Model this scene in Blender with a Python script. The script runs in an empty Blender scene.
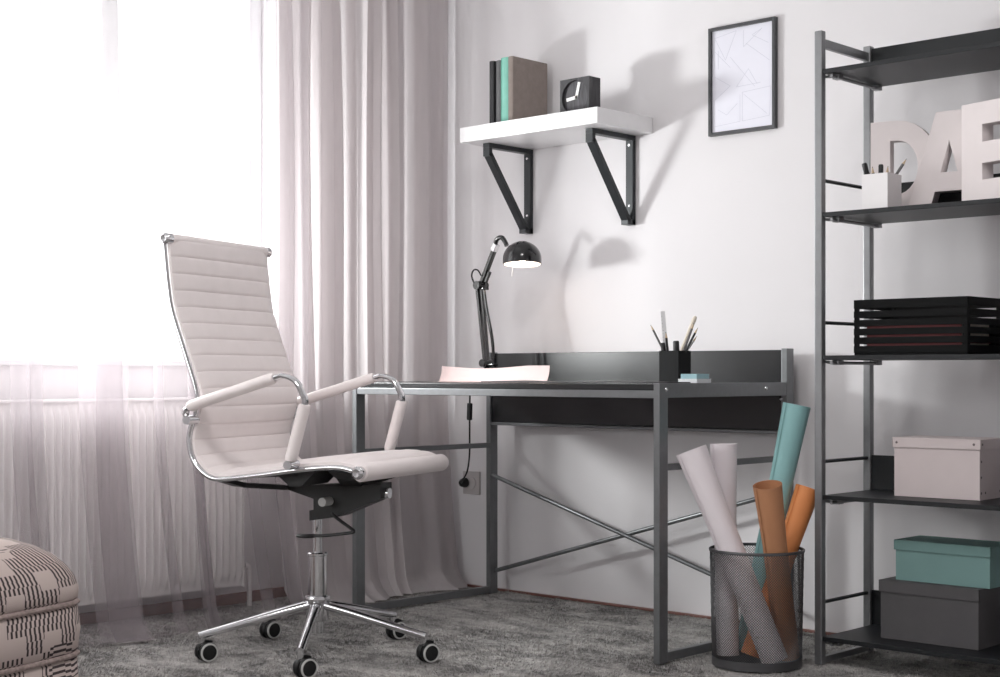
import bpy, bmesh, math, random
from mathutils import Vector, Matrix, noise as mnoise

random.seed(7)
scene = bpy.context.scene
COL = scene.collection
PI = math.pi

# ------------------------------------------------------------------ camera
cam_data = bpy.data.cameras.new('camera')
cam_data.sensor_width = 36.0
cam_data.lens = 53.98
cam_data.shift_y = 0.0354
cam_data.clip_start = 0.05
camera = bpy.data.objects.new('camera', cam_data)
camera.location = (4.109, -3.941, 0.774)
camera.rotation_euler = (PI / 2, 0, math.radians(42.90))
COL.objects.link(camera)
scene.camera = camera

# ------------------------------------------------------------------ world, lights, exposure
world = bpy.data.worlds.new('overcast_sky')
scene.world = world
world.use_nodes = True
bg = world.node_tree.nodes['Background']
bg.inputs['Color'].default_value = (1.0, 1.0, 1.0, 1)
bg.inputs['Strength'].default_value = 2.8

def area(name, loc, target, sx, sy, power, color=(1, 1, 1)):
    d = bpy.data.lights.new(name, 'AREA')
    d.shape = 'RECTANGLE'; d.size = sx; d.size_y = sy; d.energy = power; d.color = color
    o = bpy.data.objects.new(name, d)
    o.location = loc
    o.rotation_euler = (Vector(target) - Vector(loc)).to_track_quat('-Z', 'Y').to_euler()
    COL.objects.link(o)
    return o

area('window_key_lamp', (-0.40, -1.62, 1.125), (1.6, -0.2, 0.9), 0.30, 0.18, 60, (1, 1, 1))  # small key lamp placed outside the window to throw the hard shadows
area('far_window_fill', (0.9, -4.93, 1.55), (1.6, 0, 0.9), 1.7, 1.3, 27, (1, 0.985, 0.98))  # fill light added behind the camera, shining in through the added window
area('added_ceiling_fill', (2.6, -2.3, 2.50), (2.6, -2.3, 0), 0.6, 0.6, 29, (1, 0.975, 0.965))  # overhead fill light, added to brighten the room from out of view

scene.view_settings.view_transform = 'Standard'
scene.view_settings.look = 'None'
scene.view_settings.gamma = 1.0
scene.view_settings.use_curve_mapping = False
scene.view_settings.exposure = -0.10
scene.cycles.max_bounces = 10
scene.cycles.transparent_max_bounces = 40
scene.cycles.sample_clamp_indirect = 6.0

# ------------------------------------------------------------------ materials
def lin(c):
    return tuple((v / 12.92 if v <= 0.04045 else ((v + 0.055) / 1.055) ** 2.4) for v in [x / 255.0 for x in c])

def new_mat(name):
    m = bpy.data.materials.new(name); m.use_nodes = True
    nt = m.node_tree
    return m, nt, nt.nodes['Principled BSDF']

def mat(name, rgb, rough=0.5, metal=0.0, var=0.06, scale=30.0, bump=0.0, bscale=200.0, spec=0.5, stretch=(1, 1, 1), coat=0.0):
    """plain coloured material with a slight procedural mottle and optional fine relief"""
    m, nt, b = new_mat(name)
    N, L = nt.nodes, nt.links
    tc = N.new('ShaderNodeTexCoord'); mp = N.new('ShaderNodeMapping'); mp.inputs['Scale'].default_value = stretch
    L.new(tc.outputs['Object'], mp.inputs['Vector'])
    nz = N.new('ShaderNodeTexNoise'); nz.inputs['Scale'].default_value = scale; nz.inputs['Detail'].default_value = 4
    L.new(mp.outputs['Vector'], nz.inputs['Vector'])
    r = N.new('ShaderNodeValToRGB')
    c = lin(rgb)
    r.color_ramp.elements[0].position = 0.3; r.color_ramp.elements[1].position = 0.7
    r.color_ramp.elements[0].color = (*[v * (1 - var) for v in c], 1)
    r.color_ramp.elements[1].color = (*[min(1, v * (1 + var)) for v in c], 1)
    L.new(nz.outputs['Fac'], r.inputs['Fac']); L.new(r.outputs['Color'], b.inputs['Base Color'])
    b.inputs['Roughness'].default_value = rough; b.inputs['Metallic'].default_value = metal
    b.inputs['Specular IOR Level'].default_value = spec
    b.inputs['Coat Weight'].default_value = coat
    if bump:
        n2 = N.new('ShaderNodeTexNoise'); n2.inputs['Scale'].default_value = bscale; n2.inputs['Detail'].default_value = 3
        L.new(mp.outputs['Vector'], n2.inputs['Vector'])
        bp = N.new('ShaderNodeBump'); bp.inputs['Strength'].default_value = bump; bp.inputs['Distance'].default_value = 0.002
        L.new(n2.outputs['Fac'], bp.inputs['Height']); L.new(bp.outputs['Normal'], b.inputs['Normal'])
    return m

M = {}
M['wall'] = mat('wall_paint', (232, 229, 231), 0.85, var=0.012, scale=2.0, bump=0.12, bscale=160, spec=0.2)
M['ceiling'] = mat('ceiling_paint', (236, 235, 235), 0.9, var=0.01, scale=2.0, spec=0.2)
M['skirting'] = mat('red_brown_skirting', (128, 88, 80), 0.5, var=0.15, scale=12, stretch=(1, 1, 8))
M['pvc'] = mat('window_plastic', (238, 238, 240), 0.35, var=0.01)
M['radiator'] = mat('radiator_enamel', (244, 240, 240), 0.35, var=0.012)
M['steel'] = mat('grey_powder_steel', (122, 124, 126), 0.34, metal=0.55, var=0.05, scale=60)
M['rack_steel'] = mat('rack_grey_steel', (138, 139, 141), 0.36, metal=0.45, var=0.04, scale=60)
M['board'] = mat('black_melamine', (22, 24, 27), 0.26, var=0.08, scale=25, stretch=(1, 6, 6))
M['shelfboard'] = mat('black_shelf_melamine', (26, 28, 31), 0.45, var=0.08, spec=0.35, scale=25, stretch=(1, 6, 6))
M['chrome'] = mat('chrome', (214, 214, 216), 0.12, metal=1.0, var=0.02)
M['leather'] = mat('white_leather', (246, 237, 236), 0.48, var=0.02, scale=20, bump=0.15, bscale=420)
M['blackplastic'] = mat('black_plastic', (15, 16, 17), 0.42, var=0.1)
M['wheelgrey'] = mat('pale_grey_plastic', (196, 196, 194), 0.45, var=0.03)
M['lampblack'] = mat('lamp_black_enamel', (22, 22, 24), 0.16, var=0.05, coat=0.4)
M['lampwhite'] = mat('lamp_white_enamel', (245, 240, 235), 0.5, var=0.01)
M['cable'] = mat('black_cable', (20, 20, 22), 0.5)
M['socket'] = mat('socket_plastic', (196, 190, 190), 0.4, var=0.02)
M['paper'] = mat('pale_pink_paper', (226, 206, 204), 0.8, var=0.015, scale=40)
M['blackfolder'] = mat('dark_folder', (52, 50, 52), 0.5, var=0.08)
M['shelfwhite'] = mat('white_lacquer_shelf', (243, 242, 243), 0.3, var=0.008)
M['bracket'] = mat('charcoal_bracket', (44, 47, 50), 0.42, metal=0.2, var=0.06)
M['book_dark'] = mat('charcoal_book_cloth', (58, 58, 60), 0.7, var=0.08, bump=0.2, bscale=600)
M['book_grey'] = mat('grey_book_cloth', (108, 108, 110), 0.7, var=0.06, bump=0.2, bscale=600)
M['book_mint'] = mat('mint_book_cloth', (134, 196, 180), 0.65, var=0.05, bump=0.2, bscale=600)
M['book_taupe'] = mat('taupe_book_cloth', (144, 132, 126), 0.75, var=0.08, scale=50, bump=0.25, bscale=500)
M['pages'] = mat('page_block', (222, 214, 204), 0.8, var=0.05, scale=300)
M['clockwood'] = mat('black_stained_wood', (58, 57, 60), 0.5, var=0.35, scale=14, stretch=(9, 9, 1.2))
M['clockface'] = mat('dark_wood_dial', (74, 72, 76), 0.55, var=0.45, scale=16, stretch=(9, 9, 1.0))
M['handwhite'] = mat('white_clock_hand', (238, 238, 236), 0.4, var=0.01)
M['frame'] = mat('dark_grey_frame', (66, 66, 69), 0.45, var=0.06)
M['print'] = mat('pale_lilac_print', (234, 233, 243), 0.7, var=0.008)
M['printline'] = mat('faint_print_line', (206, 206, 218), 0.7, var=0.02)
M['letter'] = mat('white_cardboard_letter', (226, 217, 217), 0.7, var=0.02, scale=15)
M['holder'] = mat('white_pen_holder', (236, 233, 234), 0.5, var=0.01)
M['pencup'] = mat('black_pen_cup', (12, 13, 15), 0.65, var=0.08, spec=0.25)
M['pencilblack'] = mat('black_pencil', (36, 36, 38), 0.4, var=0.1)
M['pencilgrey'] = mat('grey_pencil', (104, 102, 102), 0.45, var=0.1)
M['woodtip'] = mat('sharpened_wood', (214, 190, 160), 0.7, var=0.1)
M['cream'] = mat('cream_roller', (226, 216, 202), 0.6, var=0.03)
M['whiteplastic'] = mat('white_plastic', (236, 236, 238), 0.4, var=0.01)
M['noteblue'] = mat('pale_blue_notes', (160, 196, 204), 0.75, var=0.03)
M['notewhite'] = mat('white_notes', (232, 236, 238), 0.75, var=0.01)
M['traymetal'] = mat('black_tray_metal', (10, 11, 12), 0.7, metal=0.0, var=0.06, spec=0.2)
M['redfolder'] = mat('dark_red_folder', (112, 34, 38), 0.6, var=0.1)
M['boxwhite'] = mat('white_pink_box_card', (212, 200, 200), 0.65, var=0.02, scale=12)
M['boxteal'] = mat('teal_box_card', (118, 152, 149), 0.65, var=0.03, scale=12, bump=0.1, bscale=500)
M['boxgrey'] = mat('dark_grey_box_card', (84, 82, 84), 0.7, var=0.05, scale=12, bump=0.25, bscale=600)
M['rivet'] = mat('dull_rivet', (120, 112, 112), 0.35, metal=0.7)
M['rollwhite'] = mat('white_paper_roll', (238, 230, 234), 0.65, var=0.015, scale=8)
M['rollteal'] = mat('teal_paper_roll', (146, 192, 193), 0.6, var=0.03, scale=8)
M['rollorange'] = mat('orange_paper_roll', (226, 144, 86), 0.6, var=0.04, scale=8)
M['rolltan'] = mat('tan_orange_paper_roll', (196, 140, 102), 0.6, var=0.04, scale=8)
M['wire'] = mat('grey_wire', (96, 96, 98), 0.4, metal=0.6, var=0.05)

# glowing bulb
m, nt, b = new_mat('warm_bulb')
b.inputs['Base Color'].default_value = (1, 0.95, 0.9, 1)
b.inputs['Emission Color'].default_value = (1, 0.86, 0.74, 1)
b.inputs['Emission Strength'].default_value = 13
nzb = nt.nodes.new('ShaderNodeTexNoise'); nzb.inputs['Scale'].default_value = 40
nt.links.new(nzb.outputs['Fac'], b.inputs['Roughness'])
M['bulb'] = m

# window glass: mostly clear, a little reflection
m = bpy.data.materials.new('window_glass'); m.use_nodes = True
nt = m.node_tree; nt.nodes.remove(nt.nodes['Principled BSDF'])
tr = nt.nodes.new('ShaderNodeBsdfTransparent'); gl = nt.nodes.new('ShaderNodeBsdfGlossy'); mx = nt.nodes.new('ShaderNodeMixShader')
tr.inputs['Color'].default_value = (0.97, 0.985, 0.98, 1); gl.inputs['Roughness'].default_value = 0.02; mx.inputs['Fac'].default_value = 0.05
nt.links.new(tr.outputs[0], mx.inputs[1]); nt.links.new(gl.outputs[0], mx.inputs[2]); nt.links.new(mx.outputs[0], nt.nodes['Material Output'].inputs['Surface'])
M['glass'] = m

def sheer(name, rgb, clear):
    m = bpy.data.materials.new(name); m.use_nodes = True
    nt = m.node_tree; N, L = nt.nodes, nt.links
    N.remove(N['Principled BSDF'])
    tr = N.new('ShaderNodeBsdfTransparent'); tl = N.new('ShaderNodeBsdfTranslucent'); df = N.new('ShaderNodeBsdfDiffuse')
    c = (*lin(rgb), 1)
    tl.inputs['Color'].default_value = c; df.inputs['Color'].default_value = c
    m1 = N.new('ShaderNodeMixShader'); m1.inputs['Fac'].default_value = 0.5
    L.new(tl.outputs[0], m1.inputs[1]); L.new(df.outputs[0], m1.inputs[2])
    # a fine weave: open threads let a little more or less through
    tc = N.new('ShaderNodeTexCoord'); mp = N.new('ShaderNodeMapping'); mp.inputs['Scale'].default_value = (60, 60, 7)
    nz = N.new('ShaderNodeTexNoise'); nz.inputs['Scale'].default_value = 1.0; nz.inputs['Detail'].default_value = 3
    L.new(tc.outputs['Object'], mp.inputs['Vector']); L.new(mp.outputs['Vector'], nz.inputs['Vector'])
    mr = N.new('ShaderNodeMapRange'); mr.inputs['To Min'].default_value = 1 - clear - 0.05; mr.inputs['To Max'].default_value = 1 - clear + 0.05
    L.new(nz.outputs['Fac'], mr.inputs['Value'])
    m2 = N.new('ShaderNodeMixShader'); L.new(mr.outputs['Result'], m2.inputs['Fac'])
    L.new(tr.outputs[0], m2.inputs[1]); L.new(m1.outputs[0], m2.inputs[2]); L.new(m2.outputs[0], N['Material Output'].inputs['Surface'])
    return m
M['sheer'] = sheer('sheer_voile', (176, 168, 172), 0.72)
M['voile'] = sheer('gathered_voile', (226, 220, 221), 0.20)

# carpet: streaky brushed pile
m, nt, b = new_mat('grey_carpet')
N, L = nt.nodes, nt.links
tc = N.new('ShaderNodeTexCoord'); mp = N.new('ShaderNodeMapping'); mp.inputs['Rotation'].default_value = (0, 0, math.radians(42)); mp.inputs['Scale'].default_value = (1.0, 1.9, 1)
L.new(tc.outputs['Object'], mp.inputs['Vector'])
n1 = N.new('ShaderNodeTexNoise'); n1.inputs['Scale'].default_value = 4.5; n1.inputs['Detail'].default_value = 7; n1.inputs['Roughness'].default_value = 0.68; n1.inputs['Distortion'].default_value = 0.8
L.new(mp.outputs['Vector'], n1.inputs['Vector'])
n2 = N.new('ShaderNodeTexNoise'); n2.inputs['Scale'].default_value = 60; n2.inputs['Detail'].default_value = 4; n2.inputs['Roughness'].default_value = 0.7
L.new(tc.outputs['Object'], n2.inputs['Vector'])
mxn = N.new('ShaderNodeMix'); mxn.data_type = 'FLOAT'; mxn.inputs['Factor'].default_value = 0.38
L.new(n1.outputs['Fac'], mxn.inputs['A']); L.new(n2.outputs['Fac'], mxn.inputs['B'])
cr = N.new('ShaderNodeValToRGB')
cr.color_ramp.elements[0].position = 0.37; cr.color_ramp.elements[0].color = (*lin((88, 86, 85)), 1)
cr.color_ramp.elements[1].position = 0.63; cr.color_ramp.elements[1].color = (*lin((206, 202, 199)), 1)
L.new(mxn.outputs['Result'], cr.inputs['Fac']); L.new(cr.outputs['Color'], b.inputs['Base Color'])
b.inputs['Roughness'].default_value = 0.95; b.inputs['Specular IOR Level'].default_value = 0.1
b.inputs['Sheen Weight'].default_value = 0.25; b.inputs['Sheen Roughness'].default_value = 0.5
n3 = N.new('ShaderNodeTexNoise'); n3.inputs['Scale'].default_value = 220; n3.inputs['Detail'].default_value = 3
L.new(tc.outputs['Object'], n3.inputs['Vector'])
bp = N.new('ShaderNodeBump'); bp.inputs['Strength'].default_value = 0.8; bp.inputs['Distance'].default_value = 0.010
L.new(n3.outputs['Fac'], bp.inputs['Height']); L.new(bp.outputs['Normal'], b.inputs['Normal'])
M['carpet'] = m

# woven pouf fabric: rows of stepped dashes with plain patches, driven by the UV map (metres)
def woven(name):
    m, nt, b = new_mat(name)
    N, L = nt.nodes, nt.links
    uv = N.new('ShaderNodeUVMap'); sep = N.new('ShaderNodeSeparateXYZ'); L.new(uv.outputs['UV'], sep.inputs[0])
    def math_(op, a, b_=None, c_=None):
        n = N.new('ShaderNodeMath'); n.operation = op
        for i, v in enumerate((a, b_, c_)):
            if v is None: continue
            if isinstance(v, (int, float)): n.inputs[i].default_value = v
            else: L.new(v, n.inputs[i])
        return n.outputs[0]
    def dashes(u, v, pu, hv):
        row = math_('FLOOR', math_('DIVIDE', v, hv))
        sh = math_('MULTIPLY', math_('SINE', math_('MULTIPLY', row, 1.15)), 0.28)
        ph = math_('FRACT', math_('ADD', math_('DIVIDE', u, pu), sh))
        on = math_('LESS_THAN', ph, 0.46)
        # plain patches: cells of 5 dashes x 3 rows
        cu = math_('FLOOR', math_('DIVIDE', u, pu * 4.0)); cv = math_('FLOOR', math_('DIVIDE', v, hv * 3.0))
        cx = N.new('ShaderNodeCombineXYZ'); L.new(cu, cx.inputs[0]); L.new(cv, cx.inputs[1])
        wn = N.new('ShaderNodeTexWhiteNoise'); wn.noise_dimensions = '2D'; L.new(cx.outputs[0], wn.inputs['Vector'])
        keep = math_('GREATER_THAN', wn.outputs['Value'], 0.30)
        return math_('MULTIPLY', on, keep)
    U, V = sep.outputs[0], sep.outputs[1]
    a = dashes(U, V, 0.0125, 0.014); h = dashes(V, U, 0.0125, 0.020)
    # blocks of cloth where the dashes run the other way
    cu = math_('FLOOR', math_('DIVIDE', U, 0.17)); cv = math_('FLOOR', math_('DIVIDE', V, 0.11))
    cx = N.new('ShaderNodeCombineXYZ'); L.new(cu, cx.inputs[0]); L.new(cv, cx.inputs[1])
    wn = N.new('ShaderNodeTexWhiteNoise'); wn.noise_dimensions = '2D'; L.new(cx.outputs[0], wn.inputs['Vector'])
    sel = math_('GREATER_THAN', wn.outputs['Value'], 0.55)
    mix = N.new('ShaderNodeMix'); mix.data_type = 'FLOAT'; L.new(sel, mix.inputs['Factor']); L.new(a, mix.inputs['A']); L.new(h, mix.inputs['B'])
    col = N.new('ShaderNodeMix'); col.data_type = 'RGBA'; L.new(mix.outputs['Result'], col.inputs['Factor'])
    col.inputs['A'].default_value = (*lin((198, 183, 178)), 1); col.inputs['B'].default_value = (*lin((70, 62, 64)), 1)
    L.new(col.outputs['Result'], b.inputs['Base Color'])
    b.inputs['Roughness'].default_value = 0.9; b.inputs['Specular IOR Level'].default_value = 0.15
    tc = N.new('ShaderNodeTexCoord'); nz = N.new('ShaderNodeTexNoise'); nz.inputs['Scale'].default_value = 500
    L.new(tc.outputs['Object'], nz.inputs['Vector'])
    bp = N.new('ShaderNodeBump'); bp.inputs['Strength'].default_value = 0.4; bp.inputs['Distance'].default_value = 0.002
    L.new(nz.outputs['Fac'], bp.inputs['Height']); L.new(bp.outputs['Normal'], b.inputs['Normal'])
    return m
M['woven'] = woven('woven_dash_fabric')
M['piping'] = mat('pouf_piping', (150, 134, 130), 0.9, var=0.3, scale=120)

# ------------------------------------------------------------------ mesh helpers
class MB:
    def __init__(self):
        self.v = []; self.f = []; self.uv = None
    def add(self, vs, fs):
        o = len(self.v); self.v += [Vector(p) for p in vs]; self.f += [tuple(i + o for i in f) for f in fs]; return self
    def box(self, x0, x1, y0, y1, z0, z1, bevel=0.0, mtx=None):
        bm = bmesh.new()
        vs = [bm.verts.new(p) for p in ((x0, y0, z0), (x1, y0, z0), (x1, y1, z0), (x0, y1, z0), (x0, y0, z1), (x1, y0, z1), (x1, y1, z1), (x0, y1, z1))]
        for f in ((3, 2, 1, 0), (4, 5, 6, 7), (0, 1, 5, 4), (1, 2, 6, 5), (2, 3, 7, 6), (3, 0, 4, 7)):
            bm.faces.new([vs[i] for i in f])
        if bevel > 0:
            bmesh.ops.bevel(bm, geom=list(bm.edges), offset=bevel, segments=2, affect='EDGES', profile=0.6)
        bm.verts.index_update()
        vv = [v.co.copy() for v in bm.verts]
        if mtx is not None: vv = [mtx @ p for p in vv]
        ff = [tuple(v.index for v in f.verts) for f in bm.faces]
        bm.free()
        return self.add(vv, ff)
    def beam(self, a, b, w, h, bevel=0.0, up=(0, 0, 1)):
        """rectangular bar from a to b, w across, h along 'up'"""
        a = Vector(a); b = Vector(b); d = (b - a); ln = d.length; d.normalize()
        upv = Vector(up)
        if abs(d.dot(upv)) > 0.98: upv = Vector((0, 1, 0))
        x = d.cross(upv).normalized(); z = x.cross(d).normalized()
        mt = Matrix((x, d, z)).transposed().to_4x4(); mt.translation = a
        return self.box(-w / 2, w / 2, 0, ln, -h / 2, h / 2, bevel, mt)
    def tube(self, pts, r, seg=10, caps=True, ry=None, up=None, closed=False):
        """tube through pts; r may be a list; ry = second radius (along the 'up' side)"""
        P = [Vector(p) for p in pts]; n = len(P)
        R = r if isinstance(r, (list, tuple)) else [r] * n
        RY = (ry if isinstance(ry, (list, tuple)) else [ry] * n) if ry is not None else R
        vs = []; fs = []; prev = None
        for i in range(n):
            if closed: t = P[(i + 1) % n] - P[i - 1]
            else: t = P[min(i + 1, n - 1)] - P[max(i - 1, 0)]
            t.normalize()
            if up is not None:
                x = Vector(up).normalized(); x = (x - t * x.dot(t)).normalized()
            elif prev is None:
                a = Vector((0, 0, 1)) if abs(t.z) < 0.9 else Vector((1, 0, 0)); x = (a - t * a.dot(t)).normalized()
            else: x = (prev - t * prev.dot(t)).normalized()
            prev = x; y = t.cross(x)
            for k in range(seg):
                an = 2 * PI * k / seg
                vs.append(P[i] + y * (math.cos(an) * R[i]) + x * (math.sin(an) * RY[i]))
        m = n if closed else n - 1
        for i in range(m):
            j = (i + 1) % n
            for k in range(seg):
                k2 = (k + 1) % seg
                fs.append((i * seg + k, i * seg + k2, j * seg + k2, j * seg + k))
        if caps and not closed:
            fs.append(tuple(range(seg))[::-1]); fs.append(tuple((n - 1) * seg + k for k in range(seg)))
        return self.add(vs, fs)
    def cyl(self, a, b, r, r2=None, seg=16, caps=True):
        return self.tube([a, b], [r, r if r2 is None else r2], seg, caps)
    def lathe(self, prof, seg=32, mtx=None, closed=False):
        """prof: list of (radius, z)"""
        vs = []; fs = []; n = len(prof)
        for (r, z) in prof:
            for k in range(seg):
                a = 2 * PI * k / seg; vs.append(Vector((r * math.cos(a), r * math.sin(a), z)))
        for i in range(n if closed else n - 1):
            j = (i + 1) % n
            for k in range(seg):
                k2 = (k + 1) % seg
                fs.append((i * seg + k, i * seg + k2, j * seg + k2, j * seg + k))
        if mtx is not None: vs = [mtx @ p for p in vs]
        return self.add(vs, fs)
    def prism(self, poly, d0, d1, frame):
        """extrude a convex or simple 2-D outline; frame(u, v, w) -> point"""
        n = len(poly)
        vs = [Vector(frame(u, v, d0)) for u, v in poly] + [Vector(frame(u, v, d1)) for u, v in poly]
        fs = [tuple(range(n))[::-1], tuple(range(n, 2 * n))] + [(i, (i + 1) % n, n + (i + 1) % n, n + i) for i in range(n)]
        return self.add(vs, fs)
    def grid(self, fn, nu, nv):
        vs = [fn(i / (nu - 1), j / (nv - 1)) for j in range(nv) for i in range(nu)]
        fs = [(j * nu + i, j * nu + i + 1, (j + 1) * nu + i + 1, (j + 1) * nu + i) for j in range(nv - 1) for i in range(nu - 1)]
        return self.add(vs, fs)
    def mesh(self, name, smooth=False, inv=None, fix=True):
        me = bpy.data.meshes.new(name)
        vv = self.v if inv is None else [inv @ p for p in self.v]
        me.from_pydata([tuple(p) for p in vv], [], self.f)
        if fix:
            bm = bmesh.new(); bm.from_mesh(me); bmesh.ops.recalc_face_normals(bm, faces=bm.faces); bm.to_mesh(me); bm.free()
        if smooth:
            me.polygons.foreach_set('use_smooth', [True] * len(me.polygons))
            try: me.set_sharp_from_angle(angle=math.radians(40))
            except Exception: pass
        me.update()
        return me

def link(name, me, material, parent=None):
    o = bpy.data.objects.new(name, me)
    if material is not None and len(me.materials) == 0: me.materials.append(material)
    COL.objects.link(o)
    if parent is not None: o.parent = parent
    return o

def tag(o, label, cat, group=None):
    o['label'] = label; o['category'] = cat
    if group: o['group'] = group
    return o

def thing(name, label, cat, loc=(0, 0, 0), rz=0.0, group=None):
    o = bpy.data.objects.new(name, None); o.empty_display_size = 0.1
    o.location = loc; o.rotation_euler = (0, 0, rz)
    COL.objects.link(o)
    return tag(o, label, cat, group)

def minv(o):
    return (Matrix.Translation(o.location) @ o.rotation_euler.to_matrix().to_4x4()).inverted()

def part(root, name, mb, material, smooth=False, local=False, label=None, base=None):
    """mesh child; vertices given in world space unless local. base: the top thing when root is itself a part"""
    me = mb.mesh(name, smooth, None if local else minv(base or root))
    o = link(name, me, material, root)
    if label: o['label'] = label
    return o

def struct(name, mb, material, smooth=False, parent=None):
    o = link(name, mb.mesh(name, smooth), material, parent)
    if parent is None: o['kind'] = 'structure'
    return o

def single(name, label, cat, mb, material, loc, smooth=False, group=None):
    """a thing that is one mesh, its origin at its base"""
    me = mb.mesh(name, smooth, Matrix.Translation(Vector(loc)).inverted())
    o = link(name, me, material); o.location = loc
    return tag(o, label, cat, group)

def smooth_path(pts, n=8, closed=False):
    P = [Vector(p) for p in pts]; out = []
    m = len(P)
    for i in range(m if closed else m - 1):
        if closed: p0, p1, p2, p3 = P[i - 1], P[i], P[(i + 1) % m], P[(i + 2) % m]
        else: p0, p1, p2, p3 = P[max(i - 1, 0)], P[i], P[i + 1], P[min(i + 2, m - 1)]
        for k in range(n):
            t = k / n
            out.append(0.5 * ((2 * p1) + (p2 - p0) * t + (2 * p0 - 5 * p1 + 4 * p2 - p3) * t * t + (3 * p1 - p0 - 3 * p2 + p3) * t ** 3))
    if not closed: out.append(P[-1])
    return out

def outline_mesh(name, outer, holes, depth, bevel=0.0):
    """a flat shape with holes, given thickness, built from a filled 2-D curve in the XY plane"""
    cu = bpy.data.curves.new(name, 'CURVE'); cu.dimensions = '2D'; cu.fill_mode = 'BOTH'; cu.extrude = depth / 2 - bevel; cu.bevel_depth = bevel; cu.bevel_resolution = 1
    for poly in [outer] + holes:
        s = cu.splines.new('POLY'); s.points.add(len(poly) - 1); s.use_cyclic_u = True
        for p, (x, y) in zip(s.points, poly): p.co = (x, y, 0, 1)
    o = bpy.data.objects.new(name, cu)
    COL.objects.link(o)
    bpy.context.view_layer.update()
    me = bpy.data.meshes.new_from_object(o.evaluated_get(bpy.context.evaluated_depsgraph_get()))
    bpy.data.objects.remove(o); bpy.data.curves.remove(cu)
    me.name = name
    return me

# ------------------------------------------------------------------ the room
RX, RY, RZ = 4.95, -4.75, 2.62
mb = MB(); mb.box(-0.25, RX, RY, 0.0, -0.12, -0.004)
# the carpet itself: a grid with a softly lumpy pile
def floor_fn(u, v):
    x = u * RX; y = RY * v
    z = 0.004 * mnoise.noise(Vector((x * 7, y * 7, 0))) + 0.0035 * mnoise.noise(Vector((x * 28, y * 28, 3))) - 0.004
    return Vector((x, y, z))
mb.grid(floor_fn, 260, 260)
floor = struct('floor', mb, M['carpet'], True)
floor['label'] = 'soft mottled grey carpet'
# short pile standing on the carpet where the room is in view: too many tufts to count
rp = random.Random(3); mb = MB()
for k in range(170000):
    x = rp.uniform(0.0, 2.75); y = -rp.uniform(0.0, 2.15)
    z = 0.004 * mnoise.noise(Vector((x * 7, y * 7, 0))) + 0.0035 * mnoise.noise(Vector((x * 28, y * 28, 3))) - 0.005
    a = rp.uniform(0, 2 * PI); w = 0.0016; h = rp.uniform(0.004, 0.0085)
    la = 6.0 * mnoise.noise(Vector((x * 2.2, y * 2.2, 9))) + rp.uniform(-0.5, 0.5); ln_ = rp.uniform(0.002, 0.007)
    ca, sa = math.cos(a) * w, math.sin(a) * w
    mb.v += [(x - ca, y - sa, z), (x + ca, y + sa, z), (x + math.cos(la) * ln_, y + math.sin(la) * ln_, z + h)]
    mb.f.append((3 * k, 3 * k + 1, 3 * k + 2))
pile = link('carpet_pile', mb.mesh('carpet_pile', False, None, False), M['carpet'], floor)
pile['kind'] = 'stuff'; pile['label'] = 'short grey carpet pile'

mb = MB(); mb.box(-0.25, RX + 0.2, 0, 0.2, -0.12, RZ)
struct('wall_right', mb, M['wall'])
WY0, WY1, WZ0, WZ1 = -2.75, -0.62, 0.80, 2.34      # window opening in the wall x = 0
mb = MB()
mb.box(-0.25, 0, RY, WY0, -0.12, RZ); mb.box(-0.25, 0, WY1, 0, -0.12, RZ); mb.box(-0.25, 0, WY0, WY1, -0.12, WZ0); mb.box(-0.25, 0, WY0, WY1, WZ1, RZ)
struct('wall_left', mb, M['wall'])
FX0, FX1, FZ0, FZ1 = 0.05, 1.75, 0.85, 2.25          # opening in the wall behind the camera for the added fill window
mb = MB()
mb.box(-0.25, FX0, RY - 0.2, RY, -0.12, RZ); mb.box(FX1, RX + 0.2, RY - 0.2, RY, -0.12, RZ); mb.box(FX0, FX1, RY - 0.2, RY, -0.12, FZ0); mb.box(FX0, FX1, RY - 0.2, RY, FZ1, RZ)
struct('wall_front', mb, M['wall'])
mb = MB(); mb.box(RX, RX + 0.2, RY, 0, -0.12, RZ)
struct('wall_back', mb, M['wall'])
mb = MB(); mb.box(-0.25, RX + 0.2, RY - 0.2, 0.2, RZ, RZ + 0.12)
struct('ceiling', mb, M['ceiling'])
mb = MB(); mb.box(0.012, RX, -0.012, 0.0, -0.003, 0.0055, 0.002)
struct('baseboard_right', mb, M['skirting'])
mb = MB(); mb.box(0.0, 0.012, RY, -0.0, -0.003, 0.034, 0.003)
struct('baseboard_left', mb, M['skirting'])

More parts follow.
